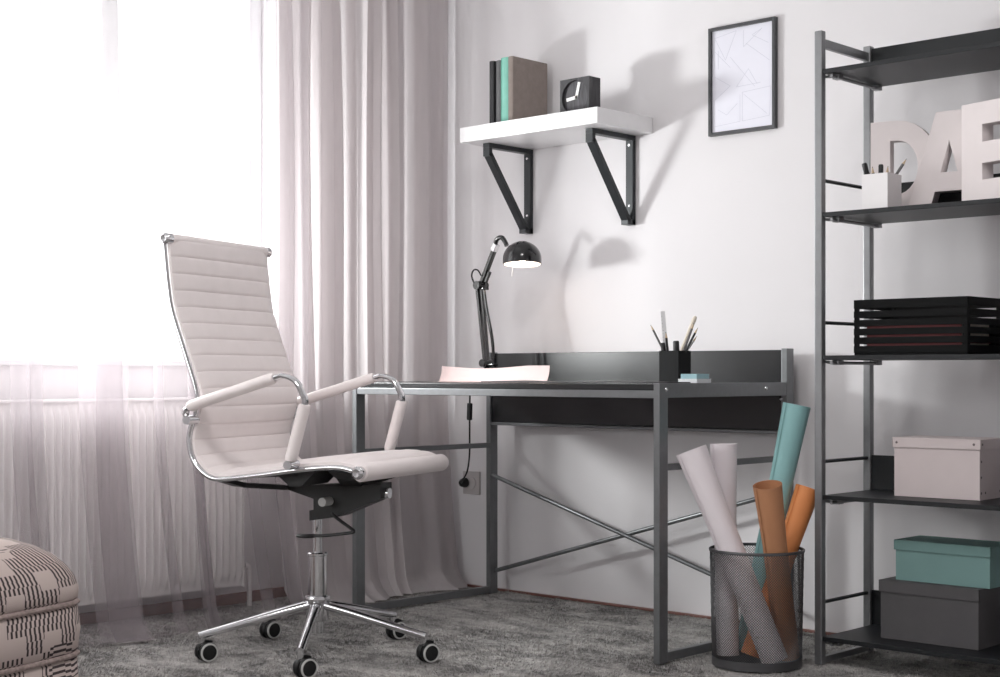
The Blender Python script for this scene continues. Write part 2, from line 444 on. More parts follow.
def window(name, a0, a1, z0, z1, fr, mull, label):
    """fr(a, d, z): a along the wall, d outward from the inner wall face"""
    r = bpy.data.objects.new(name, None); r['kind'] = 'structure'; r['label'] = label; COL.objects.link(r)
    def bx(m, p0, p1, q0, q1, d0=0.13, d1=0.20):
        A = fr(p0, d0, q0); B = fr(p1, d1, q1)
        m.box(min(A[0], B[0]), max(A[0], B[0]), min(A[1], B[1]), max(A[1], B[1]), q0, q1, 0.004)
    t = 0.055; m = MB()
    bx(m, a0, a0 + t, z0, z1); bx(m, a1 - t, a1, z0, z1); bx(m, a0, a1, z0, z0 + t); bx(m, a0, a1, z1 - t, z1)
    link('window_frame', m.mesh('window_frame'), M['pvc'], r)
    edges = [a0 + t] + mull + [a1 - t]
    for c in mull:
        m = MB(); bx(m, c - 0.03, c + 0.03, z0 + t, z1 - t, 0.132, 0.198); link('mullion', m.mesh('mullion'), M['pvc'], r)
    for p, q in zip(edges[:-1], edges[1:]):
        m = MB(); bx(m, p + (0.03 if p in mull else 0), q - (0.03 if q in mull else 0), z0 + t, z1 - t, 0.16, 0.172); link('pane', m.mesh('pane'), M['glass'], r)
    m = MB(); bx(m, a0, a1, z0 - 0.001, z0 + 0.018, -0.02, 0.128); link('window_sill', m.mesh('window_sill'), M['pvc'], r)
    return r
window('window_1', WY0, WY1, WZ0, WZ1, lambda a, d, z: (-d, a, z), [-2.05], 'wide white window behind the sheer curtains')
window('fill_window', FX0, FX1, FZ0, FZ1, lambda a, d, z: (a, RY - d * 0.9, z), [0.9], 'unseen white window added for fill light, facing the desk')  # unseen second window, added to let fill light into the room

cl = thing('added_ceiling_lamp', 'flat square white ceiling lamp added out of view for fill light', 'lamp', (2.6, -2.3, 2.52))  # unseen fixture, added to go with the overhead fill light
mb = MB(); mb.box(2.26, 2.94, -2.64, -1.96, 2.56, RZ - 0.001, 0.004); part(cl, 'lamp_housing', mb, M['pvc'])
mb = MB(); mb.box(2.29, 2.91, -2.61, -1.99, 2.535, 2.5605, 0.006); part(cl, 'diffuser', mb, M['lampwhite'])
# ------------------------------------------------------------------ radiator behind the sheer
rad = thing('radiator', 'white fluted panel radiator below the window behind sheer curtain', 'radiator', (0.09, -1.6, 0.0))
y0, y1, rz0, rz1 = -2.3, -0.90, 0.078, 0.690
pitch = 0.0265
mb = MB()
def rad_fn(u, v):
    y = y0 + u * (y1 - y0); z = rz0 + v * (rz1 - rz0)
    ph = ((y - y0) / pitch) % 1.0
    e = min(1, max(0, (min(v, 1 - v) - 0.035) / 0.03))
    ridge = 0.5 - 0.5 * math.cos(2 * PI * ph)
    return Vector((0.122 + 0.013 * e * ridge ** 1.2, y, z))
nu = int((y1 - y0) / pitch * 8)
mb.grid(rad_fn, nu, 34)
part(rad, 'front_panel', mb, M['radiator'], True)
mb = MB(); mb.box(0.044, 0.056, y0, y1, rz0, rz1, 0.003)
part(rad, 'back_panel', mb, M['radiator'])
for yy in (y0 - 0.004, y1 - 0.002):
    mb = MB(); mb.box(0.040, 0.134, yy, yy + 0.006, rz0 - 0.004, rz1 + 0.008, 0.002); part(rad, 'side_cover', mb, M['radiator'])
mb = MB(); mb.box(0.040, 0.136, y0, y1, rz1 - 0.001, rz1 + 0.008, 0.003)
part(rad, 'top_grille', mb, M['radiator'])
mb = MB(); mb.tube(smooth_path([(0.09, y1 + 0.02, 0.14), (0.09, y1 + 0.05, 0.13), (0.09, y1 + 0.055, 0.09), (0.09, y1 + 0.055, 0.0)]), 0.009)
part(rad, 'pipe', mb, M['radiator'], True)
mb = MB(); mb.cyl((0.09, y1 + 0.006, 0.14), (0.09, y1 + 0.03, 0.14), 0.014)
part(rad, 'valve', mb, M['chrome'], True)

# ------------------------------------------------------------------ curtains
def curtain_mesh(x0, ya, yb, folds, ztop, lean, wob, seed, cols_per=10, hem=0.06, edge=None):
    """folds: (y centre, overlap width, depth, drift, taper). The cloth runs from ya to yb and doubles back at each fold."""
    rows = 64
    zs = []
    for j in range(rows):
        t = j / (rows - 1); zs.append(ztop * (1 - t ** 0.85))
    grid = []
    for z in zs:
        low = max(0.0, 1 - z / 0.75)
        out = lean * low ** 1.7
        pts = []
        zc = ztop - z
        fl = sorted(folds, key=lambda f: f[0])
        cur = ya
        for (yc, bw, dp, dr, tp) in fl:
            c = yc + dr * zc + 0.006 * math.sin(z * 3 + yc * 40 + seed)
            w = max(0.012, bw * (1 + tp * (zc / ztop - 0.5)) * (1 + 0.12 * math.sin(z * 2.3 + yc * 25)))
            # lead-in
            k = 4
            for i in range(k):
                s = i / k; y = cur + (c + w / 2 - cur) * s
                pts.append((wob * math.sin(y * 31 + seed + 0.4 * math.sin(z * 1.7)) + wob * 0.6 * math.sin(y * 67 + z * 0.6), y))
            pts += [(dp * 0.9, c + w / 2 - 0.004), (dp * 0.62, c + w / 2 + 0.004), (dp * 0.30, c + w / 2 - 0.006), (dp * 0.05, c), (-dp * 0.30, c - w / 2 + 0.006), (-dp * 0.62, c - w / 2 - 0.004), (-dp * 0.9, c - w / 2 + 0.004), (-dp * 0.75, c - w / 6)]
            cur = c + w / 2 + 0.006 if False else c + w * 0.1
        k = 10
        for i in range(k + 1):
            y = cur + (yb - cur) * i / k
            pts.append((wob * math.sin(y * 31 + seed + 0.4 * math.sin(z * 1.7)), y))
        row = smooth_path([Vector((x0 + px + out + hem * max(0, 1 - z / 0.05) ** 1.0 * 0.5 * (1 + 0.5 * math.sin(py * 17 + seed)), py + (edge(z) if edge and n_ > len(pts) - 4 else 0), 0)) for n_, (px, py) in enumerate(pts)], 3)
        grid.append([Vector((p.x, p.y, max(0.006, z + (0.004 * math.sin(p.y * 40) if z < 0.02 else 0)))) for p in row])
    nc = len(grid[0])
    mb = MB()
    mb.v = [p for r in grid for p in r]
    mb.f = [(j * nc + i, j * nc + i + 1, (j + 1) * nc + i + 1, (j + 1) * nc + i) for j in range(rows - 1) for i in range(nc - 1)]
    return mb

sf = [(-2.15, 0.05, 0.02, 0.0, 0.3), (-1.83, 0.032, 0.018, 0.022, 0.8), (-1.71, 0.026, 0.018, -0.020, 0.6), (-1.545, 0.095, 0.022, 0.006, 0.7), (-1.505, 0.070, 0.012, 0.004, 0.8), (-1.37, 0.014, 0.015, 0.02, 0.5), (-1.27, 0.014, 0.012, 0.028, 0.4), (-1.17, 0.012, 0.012, -0.016, 0.4), (-1.05, 0.02, 0.015, 0.026, 0.8), (-0.93, 0.025, 0.015, 0.02, 0.6)]
mb = curtain_mesh(0.292, -2.45, -0.76, sf, 2.50, 0.085, 0.012, 1.0)
single('sheer_curtain', 'thin pale sheer curtain hanging across the bright window and radiator', 'curtain', mb, M['sheer'], (0.292, -1.55, 0.0), True, 'voile curtains at the window')
df_ = [(-0.795, 0.045, 0.02, 0.0, 0.3), (-0.725, 0.060, 0.024, 0.004, 0.2), (-0.635, 0.115, 0.03, 0.012, 0.4), (-0.515, 0.030, 0.02, 0.01, 0.4), (-0.405, 0.045, 0.03, 0.004, 0.3), (-0.315, 0.036, 0.03, -0.004, 0.2), (-0.175, 0.048, 0.03, 0.004, 0.3), (-0.075, 0.026, 0.018, 0.0, 0.0)]
mb = curtain_mesh(0.212, -0.835, -0.028, df_, 2.50, 0.06, 0.008, 4.0, hem=0.10)
single('gathered_curtain', 'lilac grey voile curtain gathered in dense folds beside the wall corner', 'curtain', mb, M['voile'], (0.212, -0.4, 0.0), True, 'voile curtains at the window')
mb = MB(); mb.box(0.17, 0.33, RY + 0.5, -0.01, 2.515, 2.545, 0.004)
single('curtain_rail', 'white ceiling curtain rail above the window curtains', 'rail', mb, M['pvc'], (0.23, -2.0, 2.515))

# ------------------------------------------------------------------ desk
DX0, DX1, DYF, DYB, DZ = 0.487, 1.695, -0.712, -0.085, 0.750
desk = thing('writing_desk', 'black topped writing desk with grey steel frame against the white wall', 'desk', (1.09, -0.4, 0.0))
lw, ld = 0.020, 0.038       # leg section
for x in (DX0, DX1):
    s = 1 if x == DX0 else -1
    mb = MB(); mb.box(x - lw / 2, x + lw / 2, DYF - ld / 2, DYF + ld / 2, 0.0, DZ, 0.002)
    part(desk, 'leg', mb, M['steel'])
    mb = MB(); mb.box(x - lw / 2, x + lw / 2, DYB - ld / 2, DYB + ld / 2, 0.0, 0.850, 0.002)
    part(desk, 'leg', mb, M['steel'])
    for nm, za, zb in (('foot_rail', 0.004, 0.028), ('side_rail', 0.515, 0.532), ('side_apron', 0.710, DZ - 0.001)):
        mb = MB(); mb.box(x - lw / 2 + 0.001, x + lw / 2 - 0.001, DYF + ld / 2, DYB - ld / 2, za, zb, 0.0015)
        o = part(desk, nm, mb, M['steel'])
        if nm == 'side_apron':
            for yy in (DYF + 0.012, DYB - 0.13):
                b_ = MB(); b_.lathe([(0.0001, 0.004), (0.004, 0.0035), (0.007, 0.0), (0.007, -0.002)], 14, Matrix.Translation((x + lw / 2 - 0.001 if s < 0 else x - lw / 2 + 0.001, yy, 0.732)) @ Matrix.Rotation(PI / 2 if s < 0 else -PI / 2, 4, 'Y'))
                part(o, 'bolt', b_, M['chrome'], True, base=desk)
mb = MB(); mb.box(DX0 + lw / 2, DX1 - lw / 2, DYF - ld / 2 + 0.002, DYF - ld / 2 + 0.020, 0.709, 0.7295, 0.0015)
part(desk, 'front_rail', mb, M['steel'])
mb = MB(); mb.box(DX0 + lw / 2, DX1 - lw / 2, DYF - ld / 2 + 0.006, DYB + 0.0, 0.730, 0.7465, 0.002)
part(desk, 'desktop', mb, M['board'])
mb = MB(); mb.box(DX0 + lw / 2, DX1 - lw / 2, DYB + 0.001, DYB + 0.016, 0.731, 0.846, 0.0015)
part(desk, 'back_board', mb, M['board'])
mb = MB(); mb.box(DX0 + lw / 2, DX1 - lw / 2, DYB - 0.012, DYB + 0.003, 0.605, 0.7285, 0.0015)
part(desk, 'modesty_panel', mb, M['board'])
mb = MB(); mb.box(DX0 + lw / 2, DX1 - lw / 2, DYB - 0.016, DYB + 0.004, 0.594, 0.6045, 0.0015)
part(desk, 'panel_edge_rail', mb, M['steel'])
for (za, zb, yy) in ((0.418, 0.078, DYB - 0.006), (0.080, 0.425, DYB + 0.008)):
    mb = MB(); mb.tube([(DX0 + 0.008, yy, za), (DX1 - 0.008, yy, zb)], 0.0075, 12)
    part(desk, 'cross_brace', mb, M['steel'], True)
for zz in (0.70, 0.625):
    mb = MB(); mb.lathe([(0.0001, 0.004), (0.004, 0.003), (0.0065, 0.0), (0.0065, -0.002)], 14, Matrix.Translation((DX1 - lw / 2, DYB - 0.02, zz)) @ Matrix.Rotation(PI / 2, 4, 'X'))
    part(desk, 'bolt', mb, M['chrome'], True)

# ------------------------------------------------------------------ office chair (local: +X forward, +Y its left)
chair = thing('office_chair', 'white ribbed leather swivel office chair with chrome frame and armrests', 'chair', (0.937, -1.251, 0.0), math.radians(20))
HW = 0.250
prof = [(-0.331, 1.136), (-0.318, 1.02), (-0.304, 0.945), (-0.270, 0.851), (-0.230, 0.740), (-0.226, 0.695), (-0.234, 0.655), (-0.247, 0.622), (-0.250, 0.590), (-0.239, 0.551), (-0.213, 0.522), (-0.176, 0.506), (-0.110, 0.511), (-0.030, 0.521), (0.043, 0.532), (0.130, 0.542), (0.200, 0.544), (0.248, 0.534)]
curve = [(p.x, p.z) for p in smooth_path([(a, 0, b) for a, b in prof], 10)]
# arc length
arc = [0.0]
for (a, b), (c, d) in zip(curve[:-1], curve[1:]): arc.append(arc[-1] + math.hypot(c - a, d - b))
TOT = arc[-1]
def at_arc(l):
    l = min(max(l, 0), TOT)
    for i in range(len(arc) - 1):
        if arc[i + 1] >= l: break
    t = (l - arc[i]) / max(1e-9, arc[i + 1] - arc[i])
    a, b = curve[i], curve[i + 1]
    tx, tz = b[0] - a[0], b[1] - a[1]; n = math.hypot(tx, tz)
    return a[0] + tx * t, a[1] + tz * t, tx / n, tz / n
# upholstery: one pad following the frame, pinched at each stitched channel, rolled at both ends
RIB = TOT / 24.0
nl, nt_ = 24 * 12 + 1, 15
def pad_pt(i, j, side):
    l = TOT * i / (nl - 1); x, z, tx, tz = at_arc(l)
    nx, nz = -tz, tx                      # normal towards the sitter
    if nx < 0 and False: nx, nz = -nx, -nz
    ph = (l / RIB) % 1.0
    puff = abs(math.sin(PI * ph)) ** 0.30
    w = -1 + 2 * j / (nt_ - 1)
    edge = math.sqrt(max(0.0, 1 - abs(w) ** 8))
    th = (0.0130 + 0.0048 * puff) * max(0.25, edge)
    return Vector((x + nx * th * side, w * (HW - 0.004), z + nz * th * side))
mb = MB()
vs = [pad_pt(i, j, 1) for i in range(nl) for j in range(nt_)] + [pad_pt(i, j, -0.8) for i in range(nl) for j in range(nt_)]
o_ = nl * nt_
fs = []
for i in range(nl - 1):
    for j in range(nt_ - 1):
        a = i * nt_ + j
        fs.append((a, a + 1, a + nt_ + 1, a + nt_)); fs.append((o_ + a, o_ + a + nt_, o_ + a + nt_ + 1, o_ + a + 1))
    a = i * nt_; fs.append((a, a + nt_, o_ + a + nt_, o_ + a))
    a = i * nt_ + nt_ - 1; fs.append((a, o_ + a, o_ + a + nt_, a + nt_))
mb.add(vs, fs)
part(chair, 'upholstery', mb, M['leather'], True, True)
for (x, z, r) in ((-0.331, 1.138, 0.0145), (0.252, 0.523, 0.024)):
    mb = MB(); mb.tube([(x, -HW + 0.006, z), (x, -HW + 0.010, z), (x, HW - 0.012, z), (x, HW - 0.002, z), (x, HW + 0.002, z)], [r * 0.9, r, r, r * 0.85, r * 0.5], 24)
    part(chair, 'padded_roll', mb, M['leather'], True, True)
for s in (-1, 1):
    pts = []
    for i_ in range(0, len(arc), 2):
        x, z, tx, tz = at_arc(arc[i_]); pts.append((x + tz * 0.010, s * HW, z - tx * 0.010))
    mb = MB(); mb.tube(pts, 0.0070, 10, True, 0.0065, (0, 1, 0))
    o = part(chair, 'side_rail', mb, M['chrome'], True, True)
    for (x, z, r) in (((-0.331, 1.138, 0.0155), (0.252, 0.523, 0.017)) if s < 0 else ((-0.331, 1.138, 0.0155),)):
        mb = MB(); mb.lathe([(0.0001, 0.012), (r * 0.6, 0.016), (r, 0.009), (r, -0.012), (r * 0.6, -0.013)], 20, Matrix.Translation((x, s * HW, z)) @ Matrix.Rotation(-s * PI / 2, 4, 'X'))
        part(o, 'end_cap', mb, M['chrome'], True, True)
    # armrest loop
    AY = s * (HW + 0.026)
    arm = smooth_path([(-0.243, AY, 0.655), (-0.252, AY, 0.673), (-0.225, AY, 0.692), (-0.086, AY, 0.733), (0.021, AY, 0.764), (0.050, AY, 0.768), (0.083, AY, 0.755), (0.104, AY, 0.722), (0.110, AY, 0.700), (0.098, AY, 0.655), (0.068, AY, 0.552)], 8)
    mb = MB(); mb.tube(arm, 0.0075, 12, True, 0.013, (0, 1, 0))
    o = part(chair, 'armrest', mb, M['chrome'], True, True)
    i0 = 14; i1 = 33
    mb = MB(); a = arm[i0:i1]; n = len(a)
    rr = [0.0155 * (0.7 if k in (0, n - 1) else 1) for k in range(n)]; r2 = [0.021 * (0.8 if k in (0, n - 1) else 1) for k in range(n)]
    mb.tube(a, rr, 16, True, r2, (0, 1, 0)); part(o, 'arm_pad', mb, M['leather'], True, True)
    mb = MB(); a = arm[65:]; n = len(a)
    mb.tube(a, [0.0155 * (0.75 if k in (0, n - 1) else 1) for k in range(n)], 16, True, [0.019] * n, (0, 1, 0)); part(o, 'arm_sleeve', mb, M['leather'], True, True)
    for (x, z) in ((-0.242, 0.652), (0.066, 0.540)):
        mb = MB(); mb.cyl((x, s * (HW - 0.006), z), (x, s * (HW + 0.040), z), 0.012, None, 18); part(o, 'arm_bolt', mb, M['chrome'], True, True)
# seat support arms and tilt mechanism
fr_ = lambda u, v, w: (u, w, v)
mb = MB(); mb.prism([(-0.035, 0.372), (0.050, 0.385), (0.185, 0.440), (0.185, 0.480), (-0.020, 0.470), (-0.105, 0.468), (-0.105, 0.455), (-0.022, 0.432), (-0.022, 0.402), (-0.035, 0.400)], -0.032, 0.032, lambda u, v, w: (u + 0.016, w, v))
part(chair, 'tilt_mechanism', mb, M['blackplastic'], False, True)
for s in (-1, 1):
    mb = MB(); mb.beam((-0.09, s * 0.045, 0.462), (-0.165, s * 0.15, 0.474), 0.050, 0.013, 0.003); mb.beam((-0.165, s * 0.15, 0.474), (-0.195, s * (HW - 0.016), 0.500), 0.050, 0.013, 0.003)
    part(chair, 'rear_support_arm', mb, M['blackplastic'], False, True)
    mb = MB(); mb.beam((0.12, s * 0.045, 0.474), (0.17, s * 0.16, 0.500), 0.055, 0.007, 0.002); mb.beam((0.17, s * 0.16, 0.500), (0.185, s * (HW - 0.016), 0.525), 0.055, 0.007, 0.002)
    part(chair, 'front_support_arm', mb, M['blackplastic'], False, True)
    mb = MB(); mb.beam((-0.21, s * 0.20, 0.492), (0.04, s * 0.20, 0.510), 0.012, 0.006, 0.001); part(chair, 'seat_strut', mb, M['blackplastic'], False, True)
    mb = MB(); mb.prism([(-0.02, 0.508), (0.10, 0.522), (0.055, 0.480), (0.02, 0.478)], s * 0.06, s * 0.20, fr_); part(chair, 'seat_bracket', mb, M['blackplastic'], False, True)
mb = MB(); mb.cyl((0.185, 0, 0.452), (0.212, 0, 0.452), 0.017, 0.014, 18); part(chair, 'tension_knob', mb, M['chrome'], True, True)
mb = MB(); mb.cyl((0.045, -0.030, 0.428), (0.045, -0.075, 0.428), 0.012, None, 18); part(chair, 'side_knob', mb, M['wheelgrey'], True, True)
mb = MB(); mb.tube(smooth_path([(0.06, -0.045, 0.395), (0.09, -0.07, 0.385), (0.150, -0.10, 0.362), (0.158, -0.105, 0.356), (0.145, -0.105, 0.352), (0.07, -0.105, 0.342), (0.035, -0.105, 0.340)], 5), 0.0045, 8)
o = part(chair, 'height_lever', mb, M['blackplastic'], True, True)
mb = MB(); mb.tube([(0.040, -0.105, 0.340), (0.028, -0.105, 0.339), (0.010, -0.105, 0.338), (-0.010, -0.105, 0.338), (-0.016, -0.105, 0.338)], [0.006, 0.011, 0.013, 0.011, 0.004], 12, True, [0.005, 0.006, 0.006, 0.005, 0.003], (0, 0, 1)); part(o, 'lever_paddle', mb, M['blackplastic'], True, True)
BOX_, BOY_ = -0.0099, -0.0038
BT = Matrix.Translation((BOX_, BOY_, 0))
mb = MB(); mb.cyl((BOX_, BOY_, 0.27), (BOX_, BOY_, 0.38), 0.0135, None, 20); part(chair, 'gas_spring', mb, M['chrome'], True, True)
mb = MB(); mb.lathe([(0.0001, 0.284), (0.026, 0.284), (0.029, 0.281), (0.029, 0.276), (0.0265, 0.274), (0.0265, 0.150)], 28, BT); part(chair, 'column_shroud', mb, M['chrome'], True, True)
mb = MB(); mb.lathe([(0.026, 0.166), (0.034, 0.164), (0.037, 0.158), (0.036, 0.150), (0.031, 0.145), (0.031, 0.098), (0.028, 0.094), (0.019, 0.093), (0.019, 0.062), (0.0001, 0.062)], 28, BT); part(chair, 'base_hub', mb, M['chrome'], True, True)
WROLL = Matrix.Rotation(-math.radians(20), 4, 'Z')
for k in range(5):
    a = math.radians(24 + 72 * k - 20); ca, sa = math.cos(a), math.sin(a); r = 0.322
    mb = MB(); pts = [(BOX_ + ca * q, BOY_ + sa * q, z) for q, z in ((0.026, 0.138), (0.10, 0.122), (0.22, 0.093), (r, 0.069))]
    mb.tube(pts, [0.016, 0.0145, 0.0125, 0.011], 14, True, [0.013, 0.012, 0.011, 0.010])
    leg = part(chair, 'base_leg', mb, M['chrome'], True, True)
    sx, sy = BOX_ + ca * (r - 0.008), BOY_ + sa * (r - 0.008)
    mb = MB(); mb.cyl((sx, sy, 0.044), (sx, sy, 0.072), 0.0095, None, 14); part(leg, 'caster_stem', mb, M['chrome'], True, True)
    # caster: twin wheels under a hood, axis turned towards the room
    ang = math.radians(-14 + (k * 23) % 17 - 20); ax = Vector((math.cos(ang), math.sin(ang), 0)); tr_ = Vector((-ax.y, ax.x, 0))
    c = Vector((sx, sy, 0.0250)) + tr_ * 0.014
    R_ = Matrix((tr_, Vector((0, 0, 1)), ax)).transposed().to_4x4(); R_.translation = c
    mb = MB()
    for s in (-1, 1):
        mb.lathe([(0.0001, s * 0.020), (0.016, s * 0.021), (0.0255, s * 0.019), (0.0275, s * 0.015), (0.0275, s * 0.008), (0.024, s * 0.006), (0.0001, s * 0.006)], 24, R_)
    mb.tube([c + tr_ * (math.cos(t) * 0.030) + Vector((0, 0, 1)) * (math.sin(t) * 0.030) for t in [PI * q / 10 * 0.75 + 0.35 * PI for q in range(11)]], 0.010, 8, True, 0.003)
    part(leg, 'caster', mb, M['blackplastic'], True, True)
    for s in (-1, 1):
        mb = MB(); mb.lathe([(0.0205, s * 0.0200), (0.0205, s * 0.0226), (0.0243, s * 0.0220), (0.0252, s * 0.0188)], 28, R_)
        part(leg, 'caster_ring', mb, M['wheelgrey'], True, True)

# ------------------------------------------------------------------ desk lamp with its cable
lamp = thing('desk_lamp', 'black adjustable desk lamp with domed shade, lit, on the desk', 'lamp', (0.600, -0.235, 0.7465))
LY = -0.235
mb = MB(); mb.lathe([(0.0001, 0.7465), (0.030, 0.7465), (0.030, 0.752), (0.024, 0.757), (0.010, 0.762), (0.008, 0.80), (0.0001, 0.80)], 24, Matrix.Translation((0.603, LY, 0)))
part(lamp, 'base', mb, M['lampblack'], True)
mb = MB(); mb.beam((0.610, LY - 0.012, 0.795), (0.571, LY - 0.012, 1.069), 0.010, 0.012, 0.001, (0, 1, 0)); mb.beam((0.600, LY + 0.012, 0.795), (0.568, LY + 0.012, 1.069), 0.010, 0.012, 0.001, (0, 1, 0))
part(lamp, 'lower_arm', mb, M['lampblack'])
mb = MB(); mb.tube(smooth_path([(0.636, LY, 0.825), (0.628, LY, 0.897), (0.603, LY, 0.995), (0.590, LY, 1.062)]), 0.0055, 8)
part(lamp, 'tension_rod', mb, M['lampblack'], True)
mb = MB(); mb.cyl((0.600, LY - 0.022, 0.811), (0.600, LY + 0.022, 0.811), 0.013, None, 16); mb.beam((0.593, LY, 0.805), (0.644, LY, 0.805), 0.026, 0.006, 0.001)
part(lamp, 'lower_joint', mb, M['lampblack'], True)
mb = MB(); mb.cyl((0.576, LY - 0.024, 1.076), (0.576, LY + 0.024, 1.076), 0.015, None, 16); mb.beam((0.563, LY, 1.069), (0.600, LY, 1.064), 0.028, 0.008, 0.001)
part(lamp, 'elbow_joint', mb, M['lampblack'], True)
mb = MB(); mb.beam((0.574, LY, 1.072), (0.640, LY, 1.196), 0.014, 0.016, 0.002, (0, 1, 0)); mb.beam((0.593, LY, 1.076), (0.618, LY, 1.121), 0.010, 0.010, 0.001, (0, 1, 0))
part(lamp, 'upper_arm', mb, M['lampblack'])
mb = MB(); mb.beam((0.636, LY, 1.190), (0.649, LY, 1.213), 0.018, 0.020, 0.002, (0, 1, 0)); part(lamp, 'arm_collar', mb, M['chrome'])
mb = MB(); mb.tube(smooth_path([(0.642, LY, 1.199), (0.650, LY, 1.227), (0.672, LY, 1.234), (0.688, LY, 1.219), (0.696, LY, 1.205)]), 0.008, 10); part(lamp, 'head_joint', mb, M['lampblack'], True)
mb = MB(); mb.tube(smooth_path([(0.588, LY - 0.012, 1.109), (0.574, LY - 0.012, 1.127), (0.554, LY - 0.012, 1.129), (0.544, LY - 0.012, 1.111), (0.554, LY - 0.012, 1.088), (0.570, LY - 0.012, 1.078)], 6), 0.0028, 8); part(lamp, 'arm_cable', mb, M['cable'], True)
# shade: half dome, open downwards
HC = Vector((0.766, LY, 1.156)); HR = 0.0645
HM = Matrix.Translation(HC) @ Matrix.Rotation(math.radians(-6), 4, Vector((0.7325, 0.6807, 0)))     # the head is tipped a little towards the room
pr = [(HR * math.cos(t), HR * 0.93 * math.sin(t)) for t in [PI / 2 * q / 12 for q in range(13)]]
pr[-1] = (0.0005, HR * 0.93)
mb = MB(); mb.lathe([(HR, -0.018)] + pr + [(0.0005, HR * 0.93 - 0.003)] + [(max(0.0005, r - 0.003), z - 0.003) for r, z in reversed(pr)] + [(HR - 0.003, -0.018)], 48, HM, True)
shade = part(lamp, 'shade', mb, M['lampblack'], True)
mb = MB(); mb.lathe([(HR - 0.0035, -0.0175)] + [(max(0.0005, r - 0.0036), z - 0.0036) for r, z in pr], 48, HM); part(shade, 'white_lining', mb, M['lampwhite'], True, base=lamp)
BP = HC + Vector((0, 0, 0.014))
mb = MB(); mb.lathe([(0.0005, -0.026), (0.012, -0.022), (0.020, -0.010), (0.022, 0.0), (0.018, 0.014), (0.011, 0.026), (0.010, 0.040), (0.0005, 0.040)], 24, Matrix.Translation(BP)); part(shade, 'bulb', mb, M['bulb'], True, base=lamp)
mb = MB(); mb.tube([(0.752, LY - 0.03, 1.142), (0.748, LY - 0.032, 1.098)], 0.001, 6); part(shade, 'pull_cord', mb, M['whiteplastic'], base=lamp)
ld_ = bpy.data.lights.new('lamp_light', 'POINT'); ld_.energy = 0.17; ld_.color = (1, 0.80, 0.70); ld_.shadow_soft_size = 0.007
lo = bpy.data.objects.new('lamp_light', ld_); lo.location = BP + Vector((0, 0, -0.034)); COL.objects.link(lo)
# cable over the desk's left edge down to the socket
mb = MB(); mb.tube(smooth_path([(0.585, LY + 0.02, 0.7505), (0.530, -0.190, 0.7500), (0.484, -0.172, 0.7545), (0.468, -0.168, 0.748), (0.462, -0.170, 0.72), (0.458, -0.168, 0.64), (0.450, -0.160, 0.56), (0.430, -0.14, 0.49), (0.37, -0.09, 0.425), (0.303, -0.05, 0.382), (0.292, -0.035, 0.378)], 6), 0.003, 8)
cab = part(lamp, 'power_cable', mb, M['cable'], True)
mb = MB(); mb.beam((0.460, -0.169, 0.672), (0.4555, -0.1665, 0.612), 0.017, 0.014, 0.004); part(cab, 'inline_switch', mb, M['cable'], base=lamp)
mb = MB(); mb.tube([(0.290, -0.045, 0.378), (0.288, -0.034, 0.377), (0.286, -0.020, 0.377), (0.286, -0.0125, 0.377)], [0.006, 0.014, 0.018, 0.018], 16); part(cab, 'plug', mb, M['cable'], True, base=lamp)
sock = thing('wall_socket', 'pale square wall socket beside the curtain with a black plug', 'socket', (0.315, 0, 0.377))
mb = MB(); mb.box(0.268, 0.352, -0.0085, -0.0003, 0.335, 0.419, 0.003); part(sock, 'cover_plate', mb, M['socket'])
mb = MB(); mb.lathe([(0.024, 0.0), (0.024, 0.0035), (0.021, 0.0035), (0.0205, 0.0015), (0.0001, 0.0015)], 28, Matrix.Translation((0.310, -0.0083, 0.377)) @ Matrix.Rotation(PI / 2, 4, 'X')); part(sock, 'socket_insert', mb, M['socket'], True)

# ------------------------------------------------------------------ things on the desk
# large sheet of paper curling up towards the back
def sheet(u, v, off=0.0):
    x = 0.497 + 0.485 * u
    hgt = 0.052 * (1 - 0.13 * math.sin(PI * min(1, u * 1.25)) + 0.02 * math.cos(7 * u))
    if v < 0.5: y, z = -0.455 + 0.095 * (v / 0.5), 0.0
    else:
        q = (v - 0.5) / 0.5; y, z = -0.36 + 0.016 * math.sin(q * PI / 2) - 0.004 * math.sin(3 * u) * q, hgt * (1 - math.cos(q * PI / 2)) * 0.35 + hgt * 0.65 * q
    return Vector((x, y + off * 0.5, 0.7478 + z + off))
mb = MB(); nu, nv = 36, 18
mb.grid(lambda u, v: sheet(u, v), nu, nv); n0 = len(mb.v)
mb.grid(lambda u, v: sheet(u, v, -0.0006) + Vector((0, 0.0009, 0)), nu, nv)
mb.f = mb.f[:(nu - 1) * (nv - 1)] + [f[::-1] for f in mb.f[(nu - 1) * (nv - 1):]]
single('paper_sheet', 'large pale sheet of paper curling up on the desk below the lamp', 'paper', mb, M['paper'], (0.75, -0.40, 0.7472), True)
mb = MB()
def fold_fn(u, v, o=0):
    return Vector((1.02 + 0.62 * u, -0.70 + 0.20 * v, 0.7485 + o + 0.0032 * (0.5 + 0.5 * math.sin(u * 9 + v * 2)) * (0.4 + 0.6 * v)))
nu, nv = 30, 8
mb.grid(lambda u, v: fold_fn(u, v, 0.0028), nu, nv); mb.grid(lambda u, v: fold_fn(u, v, 0.0), nu, nv)
E = []
for i in range(nu - 1):
    for base in (0, (nv - 1) * nu): E.append((base + i, base + i + 1, nu * nv + base + i + 1, nu * nv + base + i))
for j in range(nv - 1):
    for base in (0, nu - 1): E.append((base + j * nu, base + (j + 1) * nu, nu * nv + base + (j + 1) * nu, nu * nv + base + j * nu))
mb.f += E
single('drawing_folder', 'thin dark folder lying flat along the front of the desktop', 'folder', mb, M['blackfolder'], (1.33, -0.6, 0.7475))

